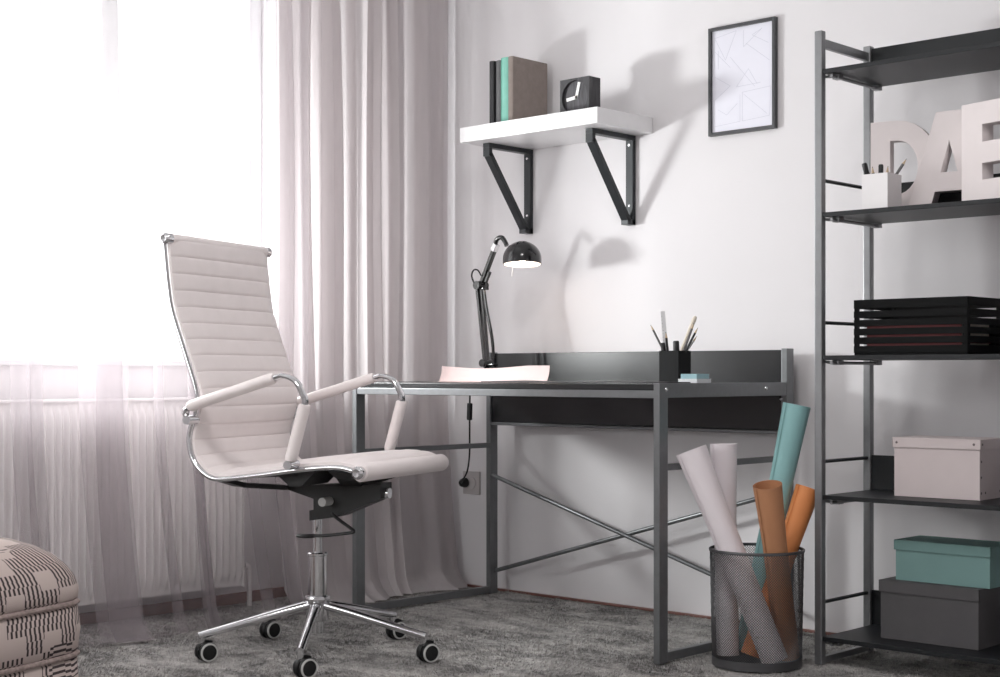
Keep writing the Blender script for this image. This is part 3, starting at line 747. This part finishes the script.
# black pencil cup
CX, CY, CZ = 1.528, -0.420, 0.7468
cup = thing('pencil_cup', 'square black pencil cup standing on the desk', 'cup', (CX, CY, CZ))
def open_box(x0, x1, y0, y1, z0, z1, t):
    m = MB()
    m.box(x0, x1, y0, y1, z0, z0 + t); m.box(x0, x0 + t, y0, y1, z0 + t, z1); m.box(x1 - t, x1, y0, y1, z0 + t, z1)
    m.box(x0 + t, x1 - t, y0, y0 + t, z0 + t, z1); m.box(x0 + t, x1 - t, y1 - t, y1, z0 + t, z1); return m
w_ = 0.034
part(cup, 'cup_wall', open_box(CX - w_, CX + w_, CY - w_ * 0.9, CY + w_ * 0.9, CZ, CZ + 0.094, 0.003), M['pencup'])
Rv = Vector((0.7325, 0.6807, 0)); Fv = Vector((-0.6807, 0.7325, 0))

def pencil(label, foot, tip, r, body, kind='pencil', cat='pencil', group='pencils in the black cup', name=None):
    foot = Vector(foot); tip = Vector(tip); d = (tip - foot).normalized(); ln = (tip - foot).length
    t = thing(name or kind, label, cat, foot, 0, group)
    P = lambda q: foot + d * q
    m = MB()
    if kind == 'pencil':
        m.tube([P(0), P(ln - 0.018)], r, 6); part(t, 'shaft', m, body)
        m = MB(); m.tube([P(ln - 0.018), P(ln - 0.004)], [r * 0.98, r * 0.3], 8); part(t, 'wood_point', m, M['woodtip'])
        m = MB(); m.tube([P(ln - 0.004), P(ln)], [r * 0.3, r * 0.05], 6); part(t, 'lead', m, M['pencilblack'])
    elif kind == 'marker':
        m.tube([P(0), P(ln - 0.034)], r, 14); part(t, 'barrel', m, body, True)
        m = MB(); m.tube([P(ln - 0.033), P(ln - 0.031), P(ln - 0.004), P(ln)], [r * 1.0, r * 1.25, r * 1.25, r * 1.05], 14); part(t, 'cap', m, M['pencilblack'], True)
        m = MB(); m.tube([P(ln - 0.038), P(ln - 0.0335)], r * 1.12, 14); part(t, 'cap_band', m, M['pencilgrey'], True)
    elif kind == 'ruler':
        x = d.cross(Vector((0, 0, 1)) if abs(d.z) < 0.95 else Fv).normalized()
        m.beam(P(0), P(ln), r * 2, 0.0025, 0.0006, tuple(Fv)); part(t, 'blade', m, body)
        m = MB()
        for q in range(6, int(ln / 0.01)):
            c = P(q * 0.01) - Fv * 0.0014
            m.beam(c - Rv * (r * 0.9), c - Rv * (r * 0.9 - (0.006 if q % 5 == 0 else 0.0035)), 0.0006, 0.0002, 0, tuple(Fv))
        part(t, 'scale_marks', m, M['pencilgrey'])
    else:   # brush with a pale handle
        m.tube([P(0), P(ln * 0.4), P(ln - 0.05)], [r * 0.5, r * 0.8, r], 10); part(t, 'handle', m, body, True)
        m = MB(); m.tube([P(ln - 0.052), P(ln - 0.025)], [r * 1.05, r * 1.1], 10); part(t, 'ferrule', m, M['cream'], True)
        m = MB(); m.tube([P(ln - 0.025), P(ln - 0.012), P(ln)], [r * 1.0, r * 1.25, r * 0.8], 10); part(t, 'bristles', m, M['cream'], True)
    return t
zf = CZ + 0.0042
def inc(a, b=0.0, z=None):      # a point by its sideways and depth offsets from the cup centre
    return Vector((CX, CY, zf if z is None else z)) + Rv * a + Fv * b
pencil('thin dark pencil leaning towards the lamp in the black cup', inc(0.012, 0.001), inc(-0.071, 0.003, 0.917), 0.0032, M['pencilgrey'])
pencil('white plastic ruler standing upright in the black cup', inc(-0.018, 0.012), inc(-0.034, 0.018, 0.956), 0.0065, M['whiteplastic'], 'ruler', 'ruler', 'pencils in the black cup', 'ruler')
pencil('black pencil standing nearly upright in the black cup', inc(-0.012, 0.0), inc(-0.027, -0.002, 0.896), 0.0035, M['pencilblack'])
pencil('thick black marker with a capped end in the black cup', inc(0.006, -0.014), inc(0.000, -0.024, 0.869), 0.0072, M['pencilblack'], 'marker', 'marker', 'pencils in the black cup', 'marker')
pencil('short black marker at the back of the black cup', inc(-0.022, 0.004), inc(-0.035, 0.006, 0.864), 0.0055, M['pencilblack'], 'marker', 'marker', 'pencils in the black cup', 'marker')
pencil('cream handled wide brush leaning away from the lamp', inc(-0.018, 0.010), inc(0.062, 0.022, 0.941), 0.0058, M['cream'], 'brush', 'brush', 'pencils in the black cup', 'brush')
pencil('dark grey pencil beside the cream brush in the cup', inc(-0.005, 0.006), inc(0.056, 0.010, 0.922), 0.0034, M['pencilgrey'])
pencil('black pencil below the cream brush in the cup', inc(-0.016, -0.017), inc(0.064, -0.017, 0.908), 0.0034, M['pencilblack'])
pencil('pale grey pencil leaning lowest out of the black cup', inc(-0.028, -0.009), inc(0.063, -0.008, 0.884), 0.0032, M['wheelgrey'])
# note blocks
mb = MB()
for k in range(4): mb.box(1.598 - 0.0004 * (k % 2), 1.662, -0.500, -0.432 + 0.0004 * (k % 2), DZ - 0.0032 + 0.0034 * k, DZ - 0.0032 + 0.0034 * k + 0.0032)
nb = single('note_block', 'block of white sticky notes on the desk beside the pencil cup', 'notes', mb, M['notewhite'], (1.63, -0.466, DZ - 0.0032), False, 'sticky notes on the desk')
mb = MB()
for k in range(4): mb.box(1.602 + 0.0005 * (k % 2), 1.657, -0.494, -0.434, DZ + 0.0106 + 0.0034 * k, DZ + 0.0106 + 0.0034 * k + 0.0032)
single('note_block', 'block of pale blue sticky notes on top of the white block', 'notes', mb, M['noteblue'], (1.63, -0.464, DZ + 0.0106), False, 'sticky notes on the desk')

# ------------------------------------------------------------------ wall shelf
SX0, SX1, SY, SZ0, SZ1 = 0.527, 1.131, -0.288, 1.562, 1.613
shelf = thing('wall_shelf', 'thick white wall shelf on two black triangular brackets above the desk', 'shelf', (0.83, -0.14, 1.27))
mb = MB(); mb.box(SX0, SX1, SY, -0.0008, SZ0, SZ1, 0.0015); part(shelf, 'shelf_board', mb, M['shelfwhite'])
for bx_ in (0.592, 1.046):
    t = 0.016; w2 = 0.0145
    fr2 = lambda u, v, w: (bx_ + w, u, v)
    outer = [(-0.001, SZ0 - 0.0005), (-0.226, SZ0 - 0.0005), (-0.226, SZ0 - 0.045), (-0.050, 1.268), (-0.001, 1.268)]
    mb = MB()
    mb.box(bx_ - w2, bx_ + w2, -0.226, -0.001, SZ0 - t, SZ0 - 0.0005, 0.001)                # top arm
    mb.box(bx_ - w2, bx_ + w2, -0.001 - t, -0.001, 1.268, SZ0 - t, 0.001)                   # wall plate
    mb.box(bx_ - w2, bx_ + w2, -0.226, -0.226 + t, SZ0 - 0.045, SZ0 - t, 0.001)             # front nose
    mb.beam((bx_, -0.218, SZ0 - 0.034), (bx_, -0.030, 1.278), 2 * w2, t, 0.001, (0, 1, 0.3))  # diagonal
    mb.box(bx_ - w2, bx_ + w2, -0.042, -0.001, 1.266, 1.284, 0.001)
    br = part(shelf, 'bracket', mb, M['bracket'])
    for zz in (1.33, 1.53):
        m = MB(); m.lathe([(0.0001, 0.002), (0.004, 0.0018), (0.0055, 0.0), (0.0055, -0.001)], 12, Matrix.Translation((bx_, -0.001 - t, zz)) @ Matrix.Rotation(PI / 2, 4, 'X')); part(br, 'screw', m, M['chrome'], True, base=shelf)

def book(label, x0, x1, yf, yb, h, cover, tilt=0.0):
    z0 = SZ1 + 0.0005
    t = thing('hardcover_book', label, 'book', ((x0 + x1) / 2, (yf + yb) / 2, z0), 0, 'books on the white wall shelf')
    c = 0.0022
    m = MB(); m.box(x0, x0 + c, yf, yb, z0, z0 + h, 0.0006); part(t, 'cover', m, cover)
    m = MB(); m.box(x1 - c, x1, yf, yb, z0, z0 + h, 0.0006); part(t, 'cover', m, cover)
    m = MB(); m.prism([(x0, yf + 0.0035), (x0 + (x1 - x0) * 0.2, yf - 0.001), ((x0 + x1) / 2, yf - 0.002), (x1 - (x1 - x0) * 0.2, yf - 0.001), (x1, yf + 0.0035)], z0, z0 + h, lambda u, v, w: (u, v, w)); part(t, 'spine', m, cover)
    m = MB(); m.box(x0 + c, x1 - c, yf + 0.004, yb - 0.004, z0 + 0.003, z0 + h - 0.003); part(t, 'page_block', m, M['pages'])
    return t
book('charcoal hardcover book at the open end of the row', 0.588, 0.608, -0.205, -0.045, 0.230, M['book_dark'])
book('mid grey hardcover book between charcoal and mint books', 0.6195, 0.6395, -0.205, -0.045, 0.228, M['book_grey'])
book('mint green hardcover book between grey and taupe books', 0.6415, 0.6755, -0.205, -0.045, 0.234, M['book_mint'])
book('taupe cloth hardcover book with its cover facing the clock', 0.678, 0.700, -0.208, -0.032, 0.233, M['book_taupe'])

ck = thing('desk_clock', 'small black wooden cube clock with white hands on the wall shelf', 'clock', (0.97, -0.175, SZ1 + 0.0005))
cz0 = SZ1 + 0.0005; cx0, cx1, cyf, cyb = 0.906, 1.030, -0.205, -0.148; ch = 0.122; cc = ((cx0 + cx1) / 2, cz0 + ch / 2)
ring = [(0.0545 * math.cos(2 * PI * k / 40), 0.0545 * math.sin(2 * PI * k / 40)) for k in range(40)]
me = outline_mesh('clock_case', [(-0.062, -0.061), (0.062, -0.061), (0.062, 0.061), (-0.062, 0.061)], [ring], 0.016)
me.materials.clear(); me.materials.append(M['clockwood'])
for v in me.vertices: v.co = Vector((v.co.x + cc[0] - 0.97, cyf + 0.008 - v.co.z + 0.175, v.co.y + ch / 2))
link('clock_case', me, None, ck)
mb = MB(); mb.box(cx0, cx1, cyf + 0.016, cyb, cz0, cz0 + ch, 0.0008); part(ck, 'case_body', mb, M['clockwood'])
mb = MB(); mb.lathe([(0.0001, 0.0), (0.0543, 0.0), (0.0543, -0.004)], 40, Matrix.Translation((cc[0], cyf + 0.011, cc[1])) @ Matrix.Rotation(PI / 2, 4, 'X')); part(ck, 'dial', mb, M['clockface'])
for an, l_, w3 in ((math.radians(76), 0.050, 0.011), (math.radians(186), 0.042, 0.011)):
    a = Vector((cc[0], cyf + 0.0095, cc[1])); d = Vector((math.cos(an), 0, math.sin(an)))
    mb = MB(); mb.beam(a - d * 0.005, a + d * l_, w3, 0.0016, 0, (0, 1, 0)); part(ck, 'clock_hand', mb, M['handwhite'])

# ------------------------------------------------------------------ framed print
PX0, PX1, PZ0, PZ1 = 1.362, 1.608, 1.525, 1.866
pic = thing('picture_frame', 'dark framed print of faint geometric lines hanging on the white wall', 'picture', (1.485, 0, 1.525))
fw = 0.0105
for nm, a in (('frame_side', (PX0, PX0 + fw, PZ0, PZ1)), ('frame_side', (PX1 - fw, PX1, PZ0, PZ1)), ('frame_side', (PX0 + fw, PX1 - fw, PZ0, PZ0 + fw)), ('frame_side', (PX0 + fw, PX1 - fw, PZ1 - fw, PZ1))):
    mb = MB(); mb.box(a[0], a[1], -0.018, -0.001, a[2], a[3], 0.001); part(pic, nm, mb, M['frame'])
mb = MB(); mb.box(PX0 + fw, PX1 - fw, -0.009, -0.002, PZ0 + fw, PZ1 - fw)
pr_ = part(pic, 'print', mb, M['print'])
lines = [((.04, .93), (.40, .97)), ((.40, .97), (.22, .70)), ((.04, .80), (.30, .62)), ((.22, .70), (.04, .93)), ((.52, .96), (.52, .80)), ((.52, .80), (.82, .95)), ((.56, .83), (.94, .63)), ((.66, .90), (.92, .80)), ((.82, .95), (.66, .90)),
         ((.30, .72), (.70, .40)), ((.60, .58), (.40, .42)), ((.40, .42), (.80, .43)), ((.60, .58), (.74, .42)), ((.04, .55), (.30, .44)), ((.30, .44), (.04, .32)), ((.50, .36), (.96, .38)), ((.50, .36), (.50, .08)), ((.50, .08), (.94, .10)), ((.52, .34), (.90, .12)),
         ((.10, .22), (.24, .16)), ((.24, .16), (.42, .26)), ((.04, .06), (.46, .08)), ((.46, .08), (.46, .34)), ((.10, .62), (.10, .80)), ((.94, .10), (.96, .38))]
mb = MB()
for a, b_ in lines:
    f = lambda p: (PX0 + fw + p[0] * (PX1 - PX0 - 2 * fw), -0.0091, PZ0 + fw + p[1] * (PZ1 - PZ0 - 2 * fw))
    mb.beam(f(a), f(b_), 0.0012, 0.0004, 0, (0, 1, 0))
part(pr_, 'print_lines', mb, M['printline'], base=pic)

# ------------------------------------------------------------------ shelving rack
KX0, KX1, KYF, KYB, KZT = 2.012, 2.872, -0.430, -0.172, 1.688
rack = thing('shelving_rack', 'tall grey steel shelving rack with black shelves beside the desk', 'shelf unit', (2.44, -0.3, 0.0))
SHZ = [0.072, 0.448, 0.819, 1.199, 1.580]
pw = 0.022
for x in (KX0, KX1):
    for y in (KYF, KYB):
        mb = MB(); mb.box(x - pw / 2, x + pw / 2, y - pw / 2, y + pw / 2, 0.0, KZT, 0.003); part(rack, 'post', mb, M['rack_steel'])
    ya, yb = KYF + pw / 2, KYB - pw / 2
    mb = MB(); mb.box(x - 0.006, x + 0.006, ya, yb, 1.645, 1.669, 0.001); part(rack, 'top_rail', mb, M['rack_steel'])
    mb = MB(); mb.box(x - 0.008, x + 0.008, ya, yb, 0.003, 0.020, 0.001); part(rack, 'foot_rail', mb, M['rack_steel'])
    for z in SHZ[:-1]:
        mb = MB(); mb.cyl((x, ya, z + 0.092), (x, yb, z + 0.092), 0.005, None, 10); part(rack, 'side_rod', mb, M['bracket'], True)
for z in SHZ:
    th = 0.016
    mb = MB(); mb.box(KX0 + pw / 2 + 0.001, KX1 - pw / 2 - 0.001, KYF - 0.008, KYB + 0.006, z - th / 2, z + th / 2 - 0.004, 0.001)
    o = part(rack, 'shelf', mb, M['shelfboard'])
    mb = MB(); mb.box(KX0 + pw / 2 + 0.001, KX1 - pw / 2 - 0.001, KYB - 0.004, KYB + 0.006, z + th / 2 - 0.0035, z + 0.100, 0.001)
    part(o, 'back_ledge', mb, M['shelfboard'], base=rack)
    for s, x in ((1, KX0), (-1, KX1)):
        mb = MB(); mb.cyl((x + s * 0.035, KYF - 0.002, z - 0.016), (x + s * 0.035, KYB, z - 0.016), 0.0045, None, 10)
        mb.cyl((x, KYF + 0.012, z - 0.012), (x + s * 0.035, KYF + 0.012, z - 0.016), 0.004, None, 8)
        mb.box(x + s * 0.035 - 0.010, x + s * 0.035 + 0.010, KYF + 0.02, KYF + 0.045, z - 0.021, z - th / 2, 0.001)
        mb.box(x + s * 0.035 - 0.010, x + s * 0.035 + 0.010, KYB - 0.03, KYB - 0.005, z - 0.021, z - th / 2, 0.001)
        part(o, 'support_bracket', mb, M['rack_steel'], True, base=rack)

ST = [z + 0.0045 for z in SHZ]
# cardboard letters D, A, E on the fourth shelf
def letter(name, label, outer, holes, loc, rz, th):
    me = outline_mesh(name, outer, holes, th, 0.001)
    for v in me.vertices: v.co = Vector((v.co.x, -v.co.z, v.co.y))
    me.materials.clear(); me.materials.append(M['letter'])
    o = link(name, me, None); o.location = loc; o.rotation_euler = (0, 0, rz)
    return tag(o, label, 'letter', 'white letters on the rack')
LH = 0.250
def arc_(cx, cy, rx, ry, a0, a1, n=14):
    return [(cx + rx * math.cos(math.radians(a0 + (a1 - a0) * k / n)), cy + ry * math.sin(math.radians(a0 + (a1 - a0) * k / n))) for k in range(n + 1)]
Douter = [(0, 0), (0.07, 0)] + arc_(0.07, LH / 2, 0.11, LH / 2, -90, 90) + [(0, LH)]
Dhole = [(0.052, 0.052)] + arc_(0.072, LH / 2, 0.056, LH / 2 - 0.052, -90, 90) + [(0.052, LH - 0.052)]
letter('letter_d', 'white cardboard letter D behind the pen holder', Douter, [Dhole], (2.075, -0.262, ST[3]), math.radians(12), 0.036)
Aouter = [(0, 0), (0.062, 0), (0.076, 0.045), (0.154, 0.045), (0.168, 0), (0.230, 0), (0.150, LH), (0.080, LH)]
Ahole = [(0.091, 0.092), (0.139, 0.092), (0.115, 0.178)]
letter('letter_a', 'white cardboard letter A between the letters D and E', Aouter, [Ahole], (2.205, -0.300, ST[3]), math.radians(3), 0.036)
Eouter = [(0, 0), (0.170, 0), (0.170, 0.055), (0.066, 0.055), (0.066, 0.098), (0.150, 0.098), (0.150, 0.150), (0.066, 0.150), (0.066, 0.195), (0.170, 0.195), (0.170, LH), (0, LH)]
letter('letter_e', 'white cardboard letter E at the open end of the letter row', Eouter, [], (2.384, -0.338, ST[3]), math.radians(-18), 0.040)
# pen holder on the rack
hx0, hx1, hy0, hy1 = 2.130, 2.204, -0.419, -0.345
hold = thing('pen_holder', 'square white pen holder on the rack in front of the letter D', 'cup', (2.167, -0.382, ST[3]))
part(hold, 'holder_wall', open_box(hx0, hx1, hy0, hy1, ST[3], ST[3] + 0.092, 0.003), M['holder'])
HCX, HCY, hz = 2.167, -0.382, ST[3] + 0.0042
def inh(a, b=0.0, z=None):
    return Vector((HCX, HCY, hz if z is None else z)) + Rv * a + Fv * b
G2 = 'pens in the white holder'
pencil('thick black marker leaning towards the rack post in white holder', inh(-0.016, -0.002), inh(-0.047, -0.004, ST[3] + 0.122), 0.0056, M['pencilblack'], 'marker', 'marker', G2, 'marker')
pencil('short black pencil standing upright in the white holder', inh(-0.010, 0.010), inh(-0.021, 0.014, ST[3] + 0.116), 0.0042, M['pencilblack'], 'pencil', 'pencil', G2)
pencil('stubby black marker standing upright in the white holder', inh(-0.004, -0.008), inh(-0.004, -0.008, ST[3] + 0.118), 0.0052, M['pencilblack'], 'marker', 'marker', G2, 'marker')
pencil('grey pencil leaning towards the letters in the white holder', inh(0.004, 0.012), inh(0.021, 0.016, ST[3] + 0.118), 0.0040, M['pencilgrey'], 'pencil', 'pencil', G2)
pencil('long dark pencil with a pale point in front of letter D', inh(-0.020, -0.004), inh(0.068, 0.010, ST[3] + 0.136), 0.0040, M['pencilgrey'], 'pencil', 'pencil', G2)
# slatted letter tray
tray = thing('letter_tray', 'black slatted metal letter tray on the middle rack shelf', 'tray', (2.25, -0.3, ST[2]))
tx0, tx1, ty0, ty1, tz0, tz1 = 2.090, 2.408, -0.388, -0.190, ST[2], ST[2] + 0.146
mb = MB(); mb.box(tx0, tx1, ty0, ty1, tz0, tz0 + 0.006, 0.001); part(tray, 'tray_floor', mb, M['traymetal'])
for x in (tx0, tx1 - 0.014):
    for y in (ty0, ty1 - 0.004):
        mb = MB(); mb.box(x, x + 0.014, y, y + 0.004, tz0 + 0.006, tz1 - 0.001); part(tray, 'corner_post', mb, M['traymetal'])
for y in (ty0 + 0.001, ty1 - 0.014):
    for x in (tx0 - 0.0005, tx1 - 0.0035):
        mb = MB(); mb.box(x, x + 0.004, y + 0.004, y + 0.013, tz0 + 0.006, tz1 - 0.001); part(tray, 'corner_post', mb, M['traymetal'])
zz = [(0.006, 0.024), (0.030, 0.047), (0.053, 0.070), (0.076, 0.093), (0.099, 0.116), (0.123, 0.146)]
for a, b_ in zz:
    for y in (ty0 - 0.0015, ty1 - 0.0005):
        mb = MB(); mb.box(tx0, tx1, y, y + 0.002, tz0 + a, tz0 + b_, 0.0004); part(tray, 'slat', mb, M['traymetal'])
    for x in (tx0 - 0.0015, tx1 - 0.0005):
        mb = MB(); mb.box(x, x + 0.002, ty0, ty1, tz0 + a, tz0 + b_, 0.0004); part(tray, 'slat', mb, M['traymetal'])
G3 = 'dark red folders in the tray'
for k in range(3):
    za = tz0 + 0.0065 + 0.026 * k
    t = thing('document_folder', ['dark red folder lowest in the black slatted tray', 'dark red folder between two others in the black tray', 'dark red folder topmost in the black slatted tray'][k], 'folder', (2.25, -0.30, za), 0, G3)
    for c_ in (0.0, 0.0225):
        mb = MB(); mb.box(tx0 + 0.032, tx1 - 0.020, ty0 + 0.010, ty1 - 0.02, za + c_, za + c_ + 0.003, 0.0006); part(t, 'cover', mb, M['redfolder'])
    mb = MB(); mb.box(tx0 + 0.032, tx1 - 0.020, ty0 + 0.009, ty0 + 0.0115, za, za + 0.0255, 0.0006); part(t, 'spine', mb, M['redfolder'])
    mb = MB(); mb.box(tx0 + 0.036, tx1 - 0.024, ty0 + 0.013, ty1 - 0.024, za + 0.0031, za + 0.0222); part(t, 'page_block', mb, M['pages'])

def lidded_box(name, label, x0, x1, y0, y1, z0, h, lidh, m, rivets=False, rz=0.0, group='storage boxes on the rack'):
    cx, cy = (x0 + x1) / 2, (y0 + y1) / 2; hx, hy = (x1 - x0) / 2, (y1 - y0) / 2
    t = thing(name, label, 'box', (cx, cy, z0), rz, group)
    b_ = open_box(-hx, hx, -hy, hy, 0.0005, h - 0.003, 0.0025); part(t, 'box_body', b_, m, False, True)
    e = 0.004
    b_ = MB(); b_.box(-hx - e, hx + e, -hy - e, hy + e, h - 0.0028, h, 0.0008)
    for (a0, a1, c0_, c1) in ((-hx - e, hx + e, -hy - e, -hy - e + 0.0025), (-hx - e, hx + e, hy + e - 0.0025, hy + e), (-hx - e, -hx - e + 0.0025, -hy - e, hy + e), (hx + e - 0.0025, hx + e, -hy - e, hy + e)):
        b_.box(a0, a1, c0_, c1, h - lidh, h - 0.001, 0.0006)
    lid = part(t, 'lid', b_, m, False, True)
    if rivets:
        def riv(par, p, ax):
            q = MB(); rot = Matrix.Rotation(PI / 2, 4, 'X') if ax == 'y' else Matrix.Rotation(PI / 2, 4, 'Y')
            q.lathe([(0.0001, 0.0016), (0.0022, 0.0012), (0.0034, 0.0), (0.0034, -0.0005)], 12, Matrix.Translation(p) @ rot); part(par, 'rivet', q, M['rivet'], True, True)
        zl = h - lidh / 2
        for x in (-hx + 0.008, hx - 0.014): riv(lid, (x, -hy - e, zl), 'y')
        for y in (-hy + 0.008, hy - 0.012): riv(lid, (hx + e, y, zl), 'x')
        for z in (0.018, 0.058, 0.098): riv(t, (hx, -hy + 0.010, z), 'x')
        for y in (-hy + 0.035, hy - 0.02): riv(t, (hx, y, 0.018), 'x')
    return t
lidded_box('storage_box', 'pale pinkish white cardboard storage box with metal rivets on the rack', 2.178, 2.412, -0.335, -0.190, ST[1], 0.155, 0.026, M['boxwhite'], True, math.radians(1.5))
lidded_box('storage_box', 'dark grey lidded storage box on the lowest rack shelf', 2.148, 2.420, -0.352, -0.190, ST[0], 0.154, 0.031, M['boxgrey'])
lidded_box('storage_box', 'teal lidded storage box stacked on the dark grey box', 2.180, 2.440, -0.330, -0.192, ST[0] + 0.1545, 0.106, 0.026, M['boxteal'])

# ------------------------------------------------------------------ wire bin with paper rolls
BX, BY, BR, BH = 1.888, -0.545, 0.124, 0.310
bin_ = thing('wire_mesh_bin', 'round grey wire mesh bin holding paper rolls beside the desk', 'bin', (BX, BY, 0.0))
T_ = Matrix.Translation((BX, BY, 0))
mb = MB(); nw = 112
for s in (-1, 1):
    for k in range(nw):
        pts = []
        for j in range(13):
            z = 0.022 + (BH - 0.026) * j / 12; r = (BR - 0.006) + 0.006 * z / BH
            a = 2 * PI * k / nw + s * (z / 0.31) * 2.55
            pts.append((BX + r * math.cos(a), BY + r * math.sin(a), z))
        mb.tube(pts, 0.00075, 3, False)
wm = part(bin_, 'wire_mesh', mb, M['wire'], True); wm['kind'] = 'stuff'
mb = MB(); mb.lathe([(BR - 0.001, BH), (BR + 0.002, BH - 0.001), (BR + 0.003, BH - 0.004), (BR + 0.002, BH - 0.008), (BR - 0.001, BH - 0.008), (BR - 0.002, BH - 0.004)], 64, T_, True); part(bin_, 'rim', mb, M['wire'], True)
mb = MB(); mb.lathe([(0.0001, 0.004), (BR - 0.008, 0.004), (BR - 0.007, 0.022), (BR - 0.0045, 0.024), (BR - 0.005, 0.001), (0.0001, 0.001)], 64, T_); part(bin_, 'base', mb, M['wire'], True)

def roll(label, top, bot, r, m, turns=2.2):
    """paper wound into a hollow tube, with the free edge of the spiral showing"""
    top = Vector(top); bot = Vector(bot); d = (top - bot).normalized(); ln = (top - bot).length
    x = d.cross(Vector((0, 1, 0))).normalized(); y = d.cross(x)
    q = MB(); n = int(28 * turns); th = 0.0007; E_ = (0.0, 0.35, 0.66, 0.78, 0.90, 1.0); w = n + 1; m_ = len(E_)
    for lay in (0, 1):
        for e in E_:
            fl = 0.97 + 0.20 * max(0.0, (e - 0.64) / 0.36) ** 1.2      # loosely rolled: opens towards the top
            for k in range(w):
                a = 2 * PI * turns * k / n; rr = r * fl - 0.0022 * (1 - k / n) * turns - lay * th
                q.v.append(bot + d * (ln * e) + x * (rr * math.cos(a)) + y * (rr * math.sin(a)))
    ix = lambda lay, e, k: (lay * m_ + e) * w + k
    for k in range(n):
        for e in range(m_ - 1):
            q.f.append((ix(0, e, k), ix(0, e, k + 1), ix(0, e + 1, k + 1), ix(0, e + 1, k)))
            q.f.append((ix(1, e, k + 1), ix(1, e, k), ix(1, e + 1, k), ix(1, e + 1, k + 1)))
        for e in (0, m_ - 1): q.f.append((ix(0, e, k), ix(1, e, k), ix(1, e, k + 1), ix(0, e, k + 1)))
    for k in (0, n):
        for e in range(m_ - 1): q.f.append((ix(0, e, k), ix(0, e + 1, k), ix(1, e + 1, k), ix(1, e, k)))
    t = thing('paper_roll', label, 'paper roll', bot, 0, 'paper rolls in the wire bin')
    part(t, 'rolled_sheet', q, m, True)
    return t
def inb(a, b, z): return Vector((BX, BY, z)) + Rv * a + Fv * b
roll('thick white paper roll leaning towards the desk leg in the bin', inb(-0.177, -0.020, 0.572), inb(0.037, -0.070, 0.022), 0.037, M['rollwhite'])
roll('narrower white paper roll standing nearly upright in the bin', inb(-0.080, 0.053, 0.585), inb(-0.069, 0.047, 0.017), 0.032, M['rollwhite'])
roll('tall teal paper roll leaning towards the rack in the bin', inb(0.122, 0.071, 0.690), inb(-0.014, 0.082, 0.022), 0.033, M['rollteal'])
roll('tan orange paper roll in front of the teal roll', inb(0.007, -0.124, 0.487), inb(0.083, -0.007, 0.022), 0.033, M['rolltan'])
roll('bright orange paper roll leaning out towards the rack', inb(0.148, 0.050, 0.465), inb(-0.014, 0.005, 0.022), 0.030, M['rollorange'])

# ------------------------------------------------------------------ pouf
pouf = thing('pouf', 'woven pouf with dark dashed pattern on pinkish beige fabric', 'pouf', (1.106, -2.566, 0.0), math.atan2(0.9608, -0.2773) - PI / 2)
HWX, HWY = 0.30, 0.30
def rounded(ang, hx, hy, e):
    c, s = math.cos(ang), math.sin(ang)
    k = (abs(c) ** e + abs(s) ** e) ** (-1 / e)
    return Vector((hx * c * k, hy * s * k, 0))
def pouf_layer(levels, name, cap_top):
    """levels: (z, inset); side walls with metre UVs"""
    seg = 72; q = MB(); uvs = {}
    for (z, ins) in levels:
        for k in range(seg + 1):
            p = rounded(2 * PI * k / seg, HWX - ins, HWY - ins, 9); p.z = z; q.v.append(p)
    w = seg + 1
    for j in range(len(levels) - 1):
        for k in range(seg): q.f.append((j * w + k, j * w + k + 1, (j + 1) * w + k + 1, (j + 1) * w + k))
    me = bpy.data.meshes.new(name); me.from_pydata([tuple(p) for p in q.v], [], q.f)
    ul = me.uv_layers.new(name='UVMap')
    per = [0.0]
    for k in range(seg):
        a = rounded(2 * PI * k / seg, HWX, HWY, 9); b_ = rounded(2 * PI * (k + 1) / seg, HWX, HWY, 9); per.append(per[-1] + (b_ - a).length)
    vl = [0.0]
    for j in range(1, len(levels)):
        vl.append(vl[-1] + math.hypot(levels[j][0] - levels[j - 1][0], levels[j][1] - levels[j - 1][1]))
    for pl in me.polygons:
        for li in pl.loop_indices:
            vi = me.loops[li].vertex_index; ul.data[li].uv = (per[vi % w], levels[0][0] + vl[vi // w])
    me.polygons.foreach_set('use_smooth', [True] * len(me.polygons)); me.materials.append(M['woven'])
    return link(name, me, None, pouf)
pouf_layer([(0.012, 0.02), (0.02, 0.004), (0.10, 0.0), (0.176, 0.003), (0.183, 0.010)], 'lower_band', False)
pouf_layer([(0.187, 0.010), (0.194, 0.002), (0.24, -0.002), (0.285, 0.002), (0.292, 0.010)], 'middle_band', False)
lv = [(0.296, 0.010), (0.303, 0.002), (0.325, 0.001), (0.350, 0.008), (0.374, 0.022), (0.396, 0.042), (0.414, 0.068), (0.428, 0.100), (0.438, 0.140), (0.445, 0.18), (0.449, 0.22), (0.451, 0.26), (0.452, 0.295)]
pouf_layer(lv, 'cushion_top', True)
for z in (0.185, 0.294):
    mb = MB(); mb.tube([rounded(2 * PI * k / 72, HWX - 0.003, HWY - 0.003, 9) + Vector((0, 0, z)) for k in range(72)], 0.006, 8, False, closed=True); part(pouf, 'piping', mb, M['piping'], True, True)
mb = MB(); mb.tube([rounded(2 * PI * k / 72, HWX - 0.03, HWY - 0.03, 9) + Vector((0, 0, 0.006)) for k in range(72)], 0.007, 6, False, closed=True); part(pouf, 'base_ring', mb, M['blackplastic'], True, True)
